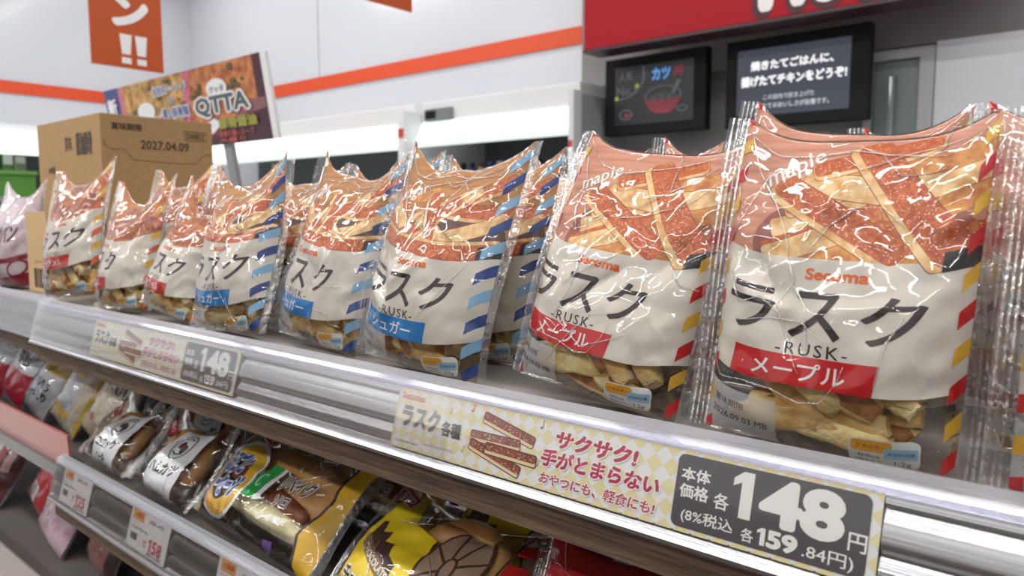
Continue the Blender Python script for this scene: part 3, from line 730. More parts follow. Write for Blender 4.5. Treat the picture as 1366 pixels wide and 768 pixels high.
for i in range(nb):
    c, nm = cols[(i * 3) % 7]; c2 = cols[(i * 5 + 2) % 7][0]
    bottle('%s drink bottle, %s from the left under the right glowing valance' % (nm, pos[i]), xb0 + (xb1 - xb0) * i / (nb - 1), ys, zs, mat('bottle_' + nm.replace(' ', '_'), c, .25), mat('cap_%d' % ((i * 5 + 2) % 7), c2, .4), mat('band_%d' % (i % 4), [(210, 214, 220), (46, 70, 140), (170, 50, 50), (60, 62, 70)][i % 4], .4))
# cooler along the left wall
XW = LX + .55
zz = [at_x(20, y, XW).z for y in (175, 206, 238)]
y0 = at_x(-60, 200, XW).y; y1 = at_x(232, 200, XW).y
t = thing('open_cooler', 'cooler on the far left wall with white lit valance, left of the carton', 'refrigerated cabinet', (0, 0, 0), group='open coolers along the left wall')
box_obj('canopy', LX + .02, XW - .03, y0, y1, zz[0] - .02, zz[0] + .05, WHITEMETAL, t)
box_obj('lit_valance', XW - .03, XW, y0, y1, zz[1], zz[0], GLOW, t)
box_obj('back_panel', LX + .02, LX + .06, y0, y1, -1.29, zz[0], DARKIN, t)
box_obj('base', LX + .06, XW, y0, y1, -1.29, -.5, WHITEMETAL, t)
box_obj('cooler_shelf', LX + .06, XW - .12, y0, y1, at_x(20, 262, XW).z - .03, at_x(20, 262, XW).z, GREYTRIM, t)
GREEN = mat('tray_green', (78, 132, 48), .45)
g0, g1 = at_x(-16, 240, XW - .1), at_x(49, 240, XW - .1)
t = thing('green_tray', 'bright green plastic tray on the far left cooler shelf', 'tray', (XW - .25, (g0.y + g1.y) / 2, at_x(20, 262, XW).z))
w_ = (g1.y - g0.y) / 2
bm = bmesh.new(); box(bm, -.12, .12, -w_, w_, .001, .02); box(bm, .11, .13, -w_, w_, .001, .16); box(bm, -.13, -.11, -w_, w_, .001, .16); box(bm, -.12, .12, -w_, -w_ + .02, .001, .16); box(bm, -.12, .12, w_ - .02, w_, .001, .16); obj('tray_body', bm, GREEN, t)
bm = bmesh.new(); box(bm, .10, .15, -w_ - .01, w_ + .01, .15, .175, .004); obj('tray_rim', bm, mat('tray_rim_green', (100, 152, 68), .4), t)
for i, (dy, c, lab, h_) in enumerate(((-.54, (222, 224, 220), 'white wrapped pack standing in the green tray, left one', .3), (.02, (90, 140, 80), 'green labelled pack standing in the green tray, middle one', .34), (.56, (214, 206, 196), 'pale pack standing in the green tray, right one', .26))):
    t2 = thing('food_pack', lab, 'food pack', (XW - .25, (g0.y + g1.y) / 2 + dy * w_, at_x(20, 262, XW).z + .021), group='packs in the green tray')
    bm = bmesh.new(); box(bm, -.08, .06, -w_ * .26, w_ * .26, 0, h_, .03); obj('wrapper', bm, mat('pack_%d' % i, c, .4), t2)
    bm = bmesh.new(); box(bm, .061, .066, -w_ * .2, w_ * .2, h_ * .58, h_ * .8); obj('label_panel', bm, mat('packlabel_%d' % i, [(60, 70, 80), (232, 232, 226), (120, 140, 110)][i], .5), t2)

# hanging orange banner and the second one
def banner(label, X, pl, pr_, pb, H, txt):
    a, b = at_x(pl, pb[0], X), at_x(pr_, pb[1], X); z = (a.z + b.z) / 2
    t = thing('hanging_banner', label, 'banner', (X, a.y, z)); wd = b.y - a.y
    bm = bmesh.new(); box(bm, -.004, .004, 0, wd, 0, H, .001); obj('sheet', bm, mat('banner_orange', (184, 80, 30), .5), t)
    fm = flat((.0042, 0, 0), (0, 1, 0), (0, 0, 1)); W_ = mat('banner_white', (236, 236, 236), .5)
    decal('lettering', [(T(s, wd * cx, wd * cy, w=wd * w, h=wd * h, bold=.04), W_) for s, cx, cy, w, h in txt], fm, t, None, None, .001, .0001) if txt else None
    for y_ in (.1, .9):
        bm = bmesh.new(); tube(bm, [(0, wd * y_, H), (0, wd * y_, CEIL - z - .001)], .0015); obj('hanging_wire', bm, GREYTRIM, t)
    bm = bmesh.new(); tube(bm, [(0, -.01, H), (0, wd + .01, H)], .008, 8); obj('top_bar', bm, WHITEMETAL, t)
    return t
BX = -2.9
bt = banner('hanging orange banner with white characters and exclamation marks at upper left', BX, 122, 218, (85, 97), .95, [])
wd = at_x(218, 97, BX).y - at_x(122, 85, BX).y
fm = flat((.0042, 0, 0), (0, 1, 0), (0, 0, 1)); W_ = mat('banner_white', (236, 236, 236), .5)
L_ = []
for cx in (.47, .685):
    L_ += [(P((wd * (cx - .085), wd * .47), (wd * (cx - .06), wd * .19), (wd * (cx + .06), wd * .19), (wd * (cx + .085), wd * .47)), W_), (Q(wd * (cx - .065), wd * .06, wd * (cx + .065), wd * .145), W_)]
L_ += [(T('ン', wd * .55, wd * .80, w=wd * .52, h=wd * .46, bold=.06), W_), (T('ラ', wd * .52, wd * 1.45, w=wd * .5, h=wd * .5, bold=.045), W_)]
decal('lettering', L_, fm, bt, None, None, .001, .0001)
b2 = banner('plain bottom end of a second orange banner at the top, left of centre', -2.6, 486, 549, (-1, 17), .6, [])
decal('white_stripe', [(Q(0, .0, .012, .6), W_)], fm, b2, None, None, .001)

# slanted product sign
SY = 1.45
pl_, pr2 = at_y(136, 122, SY), at_y(372, 183, SY)
a, b = at_y(136, 121, SY - .05), at_y(361, 63, SY - .05); c = at_y(372, 184, SY)
t = thing('promotion_sign', 'tilted photographic noodle sign with pale letters standing behind the carton', 'sign', (a.x, SY, c.z))
sw = c.x - a.x; shh = b.z - c.z; tl = .05 / shh
t.rotation_euler = (R(9), 0, 0)
bm = bmesh.new(); box(bm, 0, sw, 0, .012, 0, shh, .001); obj('board', bm, mat('sign_white', (232, 232, 234), .4), t)
u = sw / 100.; fm = flat((0, -.0004, 0), (1, 0, 0), (0, 0, 1)); f_ = lambda x, y, off: fm(x * u, y * u, off); hh = shh / u
NOOD = mat('sign_noodle_picture', (214, 170, 96), .45, noise_amt=.4, noise_scale=26, col2=(150, 112, 62)); NOOD2 = mat('sign_tomato_noodle_picture', (210, 140, 84), .45, noise_amt=.4, noise_scale=26, col2=(150, 78, 44))
INDIGO = mat('sign_indigo', (66, 78, 134), .45); PLUM = mat('sign_plum', (70, 34, 50), .45); PNK = mat('sign_pink', (206, 110, 140), .45); SWH = mat('sign_letter_white', (232, 232, 236), .45); SGR = mat('sign_letter_green', (74, 94, 92), .45); SGO = mat('sign_letter_gold', (150, 150, 60), .45); SRD = mat('sign_letter_red', (176, 84, 70), .45); HERB = mat('sign_herb_brown', (96, 86, 52), .5)
Yf = lambda q: hh * q
L_ = [(Q(0, 0, 97.5, hh), NOOD), (P((52, 0), (97.5, 0), (97.5, hh), (60, hh)), NOOD2), (Q(0, 0, 11, hh), INDIGO), (Q(11, 0, 13.5, hh), PNK), (P((50, 0), (53, 0), (60, hh), (56, hh)), PNK),
      (P((56, 0), (97.5, 0), (97.5, Yf(.42)), (88, Yf(.34)), (74, Yf(.2))), PLUM), (Q(93.5, 0, 97.5, hh), PLUM), (P((80, Yf(.3)), (97, Yf(.38)), (97, Yf(.5)), (86, Yf(.5))), mat('sign_plum_light', (140, 92, 96), .45))]
rn = random.Random(4)
for i in range(50):
    x, y = rn.uniform(16, 90), rn.uniform(Yf(.35), hh - 1); L_.append((EL(x, y, rn.uniform(.8, 1.8), rn.uniform(.5, 1.0), 8), HERB if i % 4 else SRD))
L_ += [(T('新', 5.5, Yf(.74), w=7, h=Yf(.24), bold=.05), SWH), (T('発', 5.5, Yf(.44), w=6, h=Yf(.18), bold=.04), SWH),
       (T('背徳系シーフード', 46.5, Yf(.82), w=22, h=Yf(.15), bold=.11), SWH), (T('背徳系シーフード', 46.5, Yf(.82), w=21, h=Yf(.12), bold=.02), INDIGO), (T('&', 47, Yf(.67), w=4, h=Yf(.09), bold=.06), SWH), (T('&', 47, Yf(.67), w=3.6, h=Yf(.08), bold=.02), SGR), (T('濃い豚骨麺', 48, Yf(.5), w=18, h=Yf(.17), bold=.1), SWH), (T('濃い豚骨麺', 48, Yf(.5), w=17, h=Yf(.14), bold=.03), INDIGO),
       (EL(29.5, Yf(.58), 6, Yf(.13), 20), SWH), (T('QTTA', 29, Yf(.37), w=29, h=Yf(.26), bold=.11), SWH), (T('QTTA', 29, Yf(.37), w=28, h=Yf(.23), bold=.03), SRD),
       (EL(74, Yf(.7), 5.6, Yf(.12), 20), SWH), (T('クッタ', 74, Yf(.69), w=8, h=Yf(.09), bold=.04), SGR), (T('QTTA', 75, Yf(.49), w=31, h=Yf(.31), bold=.12), SWH), (T('QTTA', 75, Yf(.49), w=29, h=Yf(.26), bold=.045), SGR), (P((61, Yf(.22)), (70, Yf(.34)), (74, Yf(.26)), (68, Yf(.14)), (61, Yf(.12))), SWH),
       (T('豚骨醤油', 82, Yf(.26), w=20, h=Yf(.14), bold=.06), SGO), (T('ねっとり背徳の濃いスープ', 76, Yf(.13), w=28, h=Yf(.08), bold=.03), SRD), (T('大盛り', 78, Yf(.05), w=14, h=Yf(.06), bold=.03), SRD)]
decal('printed_picture', L_, f_, t, None, (0, 0, 97.5, hh), 0, .00008)
bm = bmesh.new(); box(bm, sw * .3, sw * .34, .012, .03, -.75, .2, .002); obj('stand_post', bm, GREYTRIM, t)
bm = bmesh.new(); box(bm, sw * .7, sw * .74, .012, .03, -.75, .2, .002); obj('stand_post', bm, GREYTRIM, t)

# counter end: grey wall, door, red sign, two screens
KY = 2.9
xk0 = at_y(776, 100, KY).x
struct(box_obj('wall_counter_upper', xk0, 4.5, KY, KY + .03, at_y(1300, 50, KY).z, CEIL, mat('counter_soffit_grey', (128, 126, 126), .35)))
struct(box_obj('wall_counter_lower', xk0, 4.5, KY + .03, KY + .06, -1.3, at_y(1300, 50, KY).z, mat('counter_wall_grey', (150, 150, 152), .35)))
xa, xb = span(1242, 1700, KY - .02)
struct(box_obj('wall_counter_right', xa, 4.5, KY - .02, KY + .03, -1.3, at_y(1300, 50, KY).z, mat('counter_wall_light', (214, 216, 224), .3)))
xa, xb = span(1150, 1241, KY - .02)
bm = bmesh.new(); zt_ = at_y(1200, 66, KY - .02).z
x1_, x2_ = span(1160, 1222, KY - .02)
box(bm, xa, x1_, KY - .03, KY + .03, -1.3, zt_); box(bm, x2_, xb, KY - .03, KY + .03, -1.3, zt_); box(bm, x1_, x2_, KY - .03, KY + .03, at_y(1200, 79, KY - .02).z, zt_)
struct(obj('trim_4', bm, mat('door_frame_grey', (176, 178, 178), .4)))
d_ = thing('door_1', 'grey-green door with a bright vertical handle at upper right', 'door'); d_['kind'] = 'structure'
box_obj('door_leaf', x1_ + .004, x2_ - .004, KY - .005, KY + .029, -1.29, at_y(1200, 80, KY - .02).z, mat('door_grey_green', (132, 146, 140), .4), d_)
ph = at_y(1187, 150, KY - .05); bm = bmesh.new(); tube(bm, [(ph.x, KY - .004, -.15), (ph.x, KY - .05, -.15), (ph.x, KY - .05, at_y(1187, 106, KY).z), (ph.x, KY - .004, at_y(1187, 106, KY).z)], .009, 8); obj('door_handle', bm, mat('handle_steel', (220, 226, 232), .2, metal=.6), d_)
# red sign
RY = 2.55
zb = at_y(780, 67, RY).z; x0, x1 = at_y(779, 60, RY).x, at_y(1345, -20, RY).x
t = thing('red_sign', 'large red sign board with white rounded letters at the top right', 'sign', (x0, RY, zb))
bm = bmesh.new(); box(bm, 0, x1 - x0, 0, .12, 0, .62, .004); obj('sign_box', bm, mat('sign_red', (168, 10, 32), .5, spec=.25), t)
fm = flat((0, -.0005, 0), (1, 0, 0), (0, 0, 1))
Wd = mat('sign_letter_white_bold', (238, 236, 238), .45); Dk = mat('sign_letter_shade', (70, 20, 30), .5)
xc = at_y(1046, 10, RY).x - x0; hb = at_y(1046, 19, RY).z - zb
L_ = [(T('Hot', xc + .10, hb + .16, w=.42, h=.335, bold=.10), Dk), (T('Hot', xc + .10, hb + .165, w=.38, h=.30, bold=.07), Wd)]
decal('lettering', L_, fm, t, None, None, .001, .0006)
bm = bmesh.new(); box(bm, -.002, x1 - x0 + .002, -.004, .12, -.012, -.001); obj('bottom_edge', bm, mat('sign_edge_dark', (60, 34, 38), .4), t)
for fx in (.1, .5, .9):
    bm = bmesh.new(); box(bm, (x1 - x0) * fx - .01, (x1 - x0) * fx + .01, .04, .06, .62, CEIL - zb - .001); obj('sign_hanger', bm, GREYTRIM, t)
# screens
SYK = 2.72
def screen(label, pts, name):
    (ax, ay), (bx, by), (cx, cy), (dx, dy) = pts
    A, B, C_, D = [at_y(*q, SYK) for q in pts]; x0, x1 = (A.x + D.x) / 2, (B.x + C_.x) / 2; z1, z0 = (A.z + B.z) / 2, (C_.z + D.z) / 2
    t = thing(name, label, 'screen', (x0, SYK, z0)); w, h = x1 - x0, z1 - z0
    bm = bmesh.new(); box(bm, 0, w, 0, .05, 0, h, .006); obj('frame', bm, ACR, t)
    bm = bmesh.new(); box(bm, w * .3, w * .7, .05, KY - SYK - .001, h * .3, h * .7, .004); obj('wall_bracket', bm, ACR, t)
    return t, w, h
t, w_, h_ = screen('black framed menu screen with chalk drawing of a rice bowl and blue characters', ((806, 81), (941, 61), (942, 171), (808, 183)), 'menu_screen')
fm = flat((0, -.0005, 0), (1, 0, 0), (0, 0, 1)); f_ = lambda x, y, off: fm(x * w_ / 100, y * h_ / 100, off)
CH = mat('chalk_grey', (92, 96, 104), .6, emit=(92, 96, 104), es=.2); CHB = mat('chalk_blue', (90, 160, 230), .6, emit=(90, 160, 230), es=.35); CHR = mat('chalk_red', (130, 50, 62), .6, emit=(130, 50, 62), es=.2); CHY = mat('chalk_green', (150, 170, 60), .6, emit=(150, 170, 60), es=.3)
PANE = mat('screen_pane_black', (24, 25, 30), .4, emit=(26, 28, 36), es=.3)
L_ = [(Q(11, 13, 89, 88), PANE), (T('人気', 22, 76, w=14, h=13, bold=.02), CH), (T('No.1', 23, 57, w=20, h=11, bold=.02), CH), (LINE([(40, 86), (41, 76), (40, 66), (34, 56), (26, 49), (15, 46)], 2), CH), (EL(34, 62, 2, 3, 10), CHY), (EL(13, 48, 2, 3, 10), CHY),
      (T('カツ', 58, 74, w=18, h=16, bold=.05), CHB), (T('丼', 75, 75, w=11, h=15, bold=.04), CHR), (RING(60, 46, 18, 13, 1.6), CH), (EL(60, 42, 15, 8, 24), mat('chalk_bowl_inside', (74, 80, 84), .6)),
      (P((42, 42), (78, 42), (73, 30), (66, 24), (54, 24), (47, 30)), CHR), (LINE([(70, 48), (76, 64)], 4), CH), (RING(23, 26, 7, 7, 1.6), CH), (EL(24, 25, 3.4, 2.6, 12), CHR), (RING(79, 28, 5, 4, 1.2), CH), (LINE([(50, 46), (52, 38)], 1.4), CH), (LINE([(58, 48), (60, 38)], 1.4), CH), (LINE([(66, 47), (67, 38)], 1.4), CH)]
decal('screen_picture', L_, f_, t, None, None, .0005, .0002)
t, w_, h_ = screen('black framed screen with two lines of bold white writing on dark blue-grey', ((967, 57), (1160, 29), (1160, 159), (969, 172)), 'message_screen')
f2 = lambda x, y, off: fm(x * w_ / 100, y * h_ / 100, off)
PANE2 = mat('screen_pane_slate', (40, 46, 56), .4, emit=(60, 68, 84), es=.42); LIT = mat('screen_white', (232, 234, 238), .5, emit=(232, 234, 238), es=.7); LIT2 = mat('screen_dim_white', (190, 194, 200), .5, emit=(190, 194, 200), es=.4)
decal('screen_picture', [(Q(9, 13, 88, 88), PANE2), (T('焼きたてごはんに、', 48, 69, w=58, h=11, bold=.05), LIT), (T('揚げたてチキンをどうぞ!', 49, 52, w=74, h=12, bold=.05), LIT), (T('この店内で炊き上げた', 47, 33, w=36, h=6, bold=.02), LIT2), (T('できたてのおいしさが自慢です。', 48, 23.5, w=54, h=6.4, bold=.02), LIT2)], f2, t, None, None, .0005, .0002)

# cartons on the neighbouring shelf
CARD = mat('carton_brown', (168, 134, 90), .75, noise_amt=.06, noise_scale=60, stretch=(1, 1, 6)); CARD2 = mat('carton_flap_edge', (128, 98, 62), .8); CINK = mat('carton_ink', (70, 54, 40), .7); CARD3 = mat('carton_tan', (192, 160, 116), .75)
X0, Y0, X1, Y1, ZT = -1.72, .552, -1.412, .760, .1765
t = thing('cardboard_carton', 'large brown cardboard carton with printed date, standing behind the leftmost rusk bags', 'box', (X1, Y0, SHELF + .001))
H = ZT - SHELF
bm = bmesh.new(); box(bm, X0 - X1, 0, 0, Y1 - Y0, 0, H, .0015); obj('carton_body', bm, CARD, t)
yy = Y1 - Y0; fm = flat((.0004, 0, 0), (0, 1, 0), (0, 0, 1)); f_ = lambda x, y, off: fm(x * yy / 100, y * yy / 100, off); hh = H / yy * 100
tz = hh - 31
L_ = [(LINE([(2, tz + 9), (4, tz + 3), (9, tz + 1), (19, tz + 2), (23, tz - 3), (26, tz - 7), (60, tz - 8.5), (84, tz - 8), (88, tz - 2), (92, tz + 1), (100, tz + 1)], .9), CARD2)]
decal('flap_line', L_, f_, t, None, None, 0)
decal('date_print', [(T('賞味期限', 22, hh - 10, w=26, h=6.4, bold=.03), CINK), (T('2027.04.09', 55, hh - 24.5, w=44, h=8, bold=.02), CINK), (T('D0085Z', 83.5, hh - 14, w=17, h=5, bold=.02), CINK)] + [(LINE([(73, hh - 10), (94, hh - 10), (94, hh - 18), (73, hh - 18), (73, hh - 10)], .6), CINK)], f_, t, None, None, .0001, .00002)
fm3 = flat((X0 - X1, -.0004, 0), (1, 0, 0), (0, 0, 1)); xx = X1 - X0; f3 = lambda x, y, off: fm3(x * xx / 100, y * xx / 100, off); hx = H / xx * 100
L_ = [(T('賞味', 52, hx - 15, w=11, h=9, bold=.01), CINK), (T('醤油豚骨', 76, hx - 16, w=24, h=14, bold=.06), CINK), (T('240個', 22, hx - 30, w=12, h=5, bold=.02), CINK), (T('即席カップめん', 46, hx - 46, w=44, h=8, bold=.02), CINK)]
for nm_, l_ in zip(('side_print', 'flavour_print', 'count_print', 'contents_print'), L_): decal(nm_, [l_], f3, t, None, None, 0, .00002)
sp = at_y(33, 283, .40); sp2 = at_y(60, 283, .40)
LOAFX = sp.x
t = thing('cardboard_tray', 'narrow upright tan cardboard tray edge with barcode, left of the leftmost rusk bag', 'box', (sp2.x, .40, SHELF + .001))
hs = sp.z - SHELF; wds = sp2.x - sp.x
bm = bmesh.new(); box(bm, -wds, 0, 0, .004, 0, hs, .0008); box(bm, -.004, 0, .004, .13, 0, hs * .8, .0008); box(bm, -wds, 0, .004, .13, 0, .004, .0008); obj('tray_body', bm, CARD3, t)
fm = flat((-wds, -.0004, 0), (1, 0, 0), (0, 0, 1))
decal('barcode_print', [(Q(wds * (.3 + .09 * k), hs * .06, wds * (.3 + .09 * k + (.05 if k % 3 else .07)), hs * .3), CINK) for k in range(7)] + [(T('JAN', wds * .6, hs * .38, w=wds * .5, h=hs * .04), SRD)], fm, t)
# ------------------------------------------------------------------ bags on the upper shelf
def fold(seed, n=5, extra=()):
    rnd = random.Random(seed); out = list(extra)
    for _ in range(n):
        s, t = rnd.uniform(.05, .9), rnd.uniform(.1, 1.0); pts = [(s, t)]
        a = rnd.uniform(0, 6.28)
        for _ in range(rnd.randint(2, 4)):
            a += rnd.uniform(-.7, .7); l = rnd.uniform(.06, .16); s += l * math.cos(a); t += l * math.sin(a); pts.append((min(.98, max(.02, s)), min(1.05, max(.03, t))))
        out.append(pts)
    return out
TOPF = [[(.03, .955), (.18, .92), (.34, .93), (.5, .95), (.66, .93), (.8, .94), (.97, .955)], [(.03, .96), (.1, .86), (.22, .76), (.3, .66), (.33, .6)], [(.97, .95), (.85, .91), (.7, .93), (.55, .88), (.45, .93)], [(.5, .97), (.62, .93), (.7, .86), (.86, .87)]]
TOPG = [[(.03, .97), (.2, .9), (.35, .88), (.5, .9), (.7, .93), (.97, .99)], [(.97, .97), (.8, .86), (.66, .8), (.5, .72)], [(.06, .9), (.16, .8), (.14, .7), (.2, .62)]]
ARCS = [[(.02, .24), (.08, .2), (.2, .22), (.34, .215), (.46, .19), (.54, .2), (.6, .26), (.62, .31)]]
BAGS = {}
def bag(key, kind, seed, label, x, y, lean, yaw, roll, **kw):
    b, po = rusk_bag(kind, seed, label, **kw); settle(b, x, y, SHELF, R(lean), R(yaw), R(roll)); BAGS[key] = b; return b
bag('A', 'maple', 1, 'largest maple rusk bag with red label, rightmost whole bag in front row', -.114, .366, 13, 0, 2, bu=4., shift=-4, drop=3, dent=((.2, .58, .42, .34, -.004, .035), (.1, .5, .34, .44, .0035, .03), (.42, .34, .5, .2, .003, .03)), lines=fold(1, 6, TOPF + ARCS + [[(.33, .6), (.37, .53), (.31, .46), (.37, .37), (.45, .27)], [(.07, .52), (.14, .44), (.24, .47), (.36, .42)]]), sag=.0, B=.022, L=.170)
bag('B', 'maple', 2, 'second largest maple rusk bag, between the blue labelled bags and the biggest bag', -.252, .372, 19, 0, 7, bu=4., shift=6, L=.172, lines=fold(2, 8, TOPG + ARCS), sag=.0, B=.022)
bag('C', 'sugar', 3, 'blue labelled sugar rusk bag standing tall above the left end of the near price strip', -.407, .372, 15, 0, 4, shift=2, W=.126, drop=14, lines=fold(3, 10, TOPG + TOPF), sag=.010, B=.025, twist=.0)
bag('D', 'sugar', 4, 'blue labelled sugar rusk bag tucked half behind the taller sugar bag', -.550, .386, 15, 0, 5, shift=10, drop=12, lines=fold(4, 8, TOPF), sag=.012, B=.025)
bag('E', 'sugar', 5, 'blue labelled sugar rusk bag with pointed right corner, above the far price panel', -.678, .374, 14, 0, -4, shift=-4, drop=10, lines=fold(5, 9, TOPG), sag=.014, B=.026)
bag('F', 'caramel', 6, 'slumped caramel rusk bag leaning right, just left of a blue labelled bag', -.818, .380, 22, 6, 9, shift=6, W=.11, L=.16, lines=fold(6, 6, TOPF), sag=.02, B=.026)
bag('G', 'caramel', 7, 'caramel rusk bag with folded top, below the right part of the carton', -.942, .380, 18, 6, -3, shift=24, W=.11, L=.168, lines=fold(7, 5, TOPG), sag=.016, B=.026)
bag('H', 'caramel', 8, 'leftmost caramel rusk bag with orange and yellow striped edge', -1.088, .376, 14, 8, -7, shift=-4, W=.124, L=.186, drop=0, lines=fold(8, 4, TOPF), sag=.01, B=.028)
bag('I', 'maple', 9, 'maple rusk bag cut off by the right edge of the photo', .024, .368, 13, 0, 1, bu=4., lines=fold(9, 5, TOPG), B=.027)
def row(key, label, x, y, lean=14, yaw=0, roll=0):
    b = dup(BAGS[key], label)
    settle(b, x, y, SHELF, R(lean), R(yaw), R(roll)); return b
row('I', 'maple rusk bag directly behind the largest maple bag, its left corner showing above', -.146, .442, 5, 0, 6)
row('I', 'maple rusk bag in third row behind the largest maple bag', -.080, .526, 4, 0, -2)
row('I', 'maple rusk bag behind the bag at the right photo edge, its orange top rising', .012, .442, 4, 0, -5)
row('B', 'maple rusk bag in second row behind the second largest maple bag', -.278, .444, 13, 0, 0)
row('I', 'maple rusk bag in third row showing its tip right of the second largest maple bag', -.244, .524, 6, 0, 2)
row('C', 'sugar rusk bag with blue stripes showing right of the tall sugar bag', -.418, .442, 14, 0, 0)
row('D', 'sugar rusk bag in third row behind the tall sugar bag', -.375, .512, 13, 0, 0)
row('C', 'sugar rusk bag with tan tip behind the half hidden sugar bag', -.564, .456, 14, 0, -3)
row('E', 'sugar rusk bag in third row behind the half hidden sugar bag', -.53, .524, 13, 0, 2)
row('C', 'sugar rusk bag behind the pointed sugar bag, its cream side showing at right', -.704, .446, 13, 0, 2)
row('D', 'sugar rusk bag in third row behind the pointed sugar bag', -.685, .516, 13, 0, -3)
row('H', 'caramel rusk bag with shining top behind the slumped caramel bag', -.84, .452, 14, 4, 0)
row('G', 'caramel rusk bag in third row behind the slumped caramel bag', -.835, .522, 13, 0, 4)
row('H', 'caramel rusk bag just right of the leftmost one, below the carton edge', -.985, .454, 14, 4, -3)
row('F', 'caramel rusk bag in third row in front of the carton date', -.975, .524, 13, 0, 2)
row('G', 'caramel rusk bag behind the leftmost caramel bag', -1.13, .458, 13, 4, 2)
# ------------------------------------------------------------------ lower shelves: neighbour unit
PINKP = film_mat('pink_clear_plastic', rough=.15, tint=(.95, .62, .58), gain=1.2, base=.04, bump=0, milk=.38)
t = thing('display_shelf', 'neighbouring middle shelf with a translucent pink front fence, lower left of the long rail', 'shelf')
PZ = -.335
box_obj('board', -2.3, -1.05, .36, .95, PZ - .014, PZ, BOARD_SHADED, t)
bm = bmesh.new(); extrude_profile(bm, [(.352, PZ + .002), (.350, PZ + .046), (.353, PZ + .047), (.3555, PZ + .002)], -2.3, -1.052); obj('front_fence', bm, mat('pink_fence', (176, 104, 98), .2, coat=.4), t)
bm = bmesh.new(); box(bm, -2.3, -1.052, .346, .356, PZ - .016, PZ + .002, .001); obj('shelf_edge', bm, METAL2, t)
t = thing('display_shelf', 'neighbouring bottom shelf at the lower left corner carrying red packs', 'shelf')
QZ = -.560
box_obj('board', -2.3, -1.05, .36, .95, QZ - .014, QZ, BOARD_SHADED, t)
bm = bmesh.new(); extrude_profile(bm, [(.345, QZ + .040), (.334, QZ), (.338, QZ - .004), (.349, QZ + .038)], -2.3, -1.052); obj('front_edge', bm, mat('shelf_edge_pale', (160, 152, 148), .3), t)
for x_ in (.2,):
    bm = bmesh.new(); p_ = (-1.41, .341, QZ + .012); box(bm, p_[0] - .03, p_[0] + .03, .333, .336, QZ + .006, QZ + .03); obj('price_card', bm, mat('card_pinkish', (214, 190, 190), .5), t)
t = thing('display_shelf', 'bottom shelf under the filled breads, mostly hidden by their rail', 'shelf')
box_obj('board', -1.04, .5, .36, .95, QZ - .014, QZ, BOARD_SHADED, t)
bm = bmesh.new(); box(bm, -1.04, .5, .35, .36, QZ - .03, QZ, .001); obj('front_edge', bm, METAL2, t)

# ------------------------------------------------------------------ packs
def pack(name, label, cat, x, y, zf, lean, yaw, roll, W, L, B, layers, seed, film=None, base=None, bun=None, group=None, ux=None, seal=.009, lines=None, nx=20, names=None, wrap=True, sealmat=None):
    """film pack: a list of (part name, [(shape, material)]) in mm on its front; bun = list of bread builders"""
    t = thing(name, label, cat, group=group)
    po = Pouch(W, L, B, seed, nx=nx, ny=2 * max(8, int(nx * L / W)), wr=.0018, pucker=.0026, creases=6)
    U, Vv = W * 1000, L * 1000
    if base is not None: po.print('wrapper_print', [(Q(0, 0, U, 2 * Vv), base)], t, -.0006, 0, U, Vv)
    k = 0
    for pn, ls in layers:
        po.print(pn, ls, t, -.0004 + .00008 * k, .00001, U, Vv); k += 1
    po.film('film', t, film or FILM, lines=lines if lines is not None else fold(seed + 70, 5))
    po.seals(t, seal, sealmat or SEAL)
    if bun: bun(t, W, L, B)
    settle(t, x, y, zf, R(lean), R(yaw), R(roll))
    return t
BUN = mat('bun_crust_brown', (222, 172, 108), .45, noise_amt=.3, noise_scale=14, col2=(184, 124, 66)); BUNP = mat('bun_pale', (226, 204, 158), .6, noise_amt=.15, noise_scale=20); FILLING = mat('filling_dark_brown', (110, 66, 40), .6, noise_amt=.4, noise_scale=60); CREAMF = mat('potato_cream', (226, 214, 170), .6, bump=.002, bscale=60)
def blob(name, parent, m, c, r, seed=0, rot=0., amp=.08, seg=20):
    bm = bmesh.new(); bmesh.ops.create_uvsphere(bm, u_segments=seg, v_segments=seg // 2, radius=1)
    M = Matrix.Translation(c) @ Matrix.Rotation(rot, 4, 'Y')
    for v in bm.verts:
        d = 1 + amp * noise.noise(v.co * 1.7 + Vector((seed, 0, 0))); p = v.co
        q = Vector([math.copysign(abs(a) ** .8, a) for a in p])
        v.co = M @ Vector((q.x * r[0] * d, q.y * r[1] * d, q.z * r[2] * d))
    return obj(name, bm, m, parent, True)
def bun_roll(t, W, L, B):
    blob('bun', t, BUN, (0, .004, L * .44), (W * .36, B * .62, L * .30), 3)
    blob('filling', t, FILLING, (0, -B * .1, L * .40), (W * .30, B * .60, L * .10), 5)
def bun_long(t, W, L, B):
    blob('bun', t, BUN, (0, .006, L * .5), (W * .42, B * .58, L * .27), 4)
    blob('sausage', t, mat('sausage_brown', (150, 84, 52), .35), (-W * .02, -B * .28, L * .36), (W * .36, B * .36, L * .08), 1, .06, .03)
    blob('potato_filling', t, CREAMF, (W * .02, -B * .05, L * .24), (W * .36, B * .55, L * .10), 9, .03, .2)
LBL = mat('label_white', (226, 226, 230), .45); LBR = mat('label_tag_red', (190, 40, 54), .45); EMB = mat('emblem_dark', (52, 44, 46), .5); EMR = mat('emblem_maroon', (110, 34, 44), .5)
def emblem(cx, cy, r):
    return [(RING(cx, cy, r * .74, r, r * .09), EMB), (EL(cx - r * .12, cy + r * .08, r * .34, r * .30, 14), EMR), (EL(cx + r * .24, cy - r * .18, r * .24, r * .34, 14), EMB), (LINE([(cx - r * .45, cy - r * .45), (cx - r * .1, cy - r * .62), (cx + r * .4, cy - r * .5)], r * .1), EMB), (LINE([(cx - r * .4, cy + r * .55), (cx, cy + r * .72), (cx + r * .38, cy + r * .56)], r * .1), EMB)]
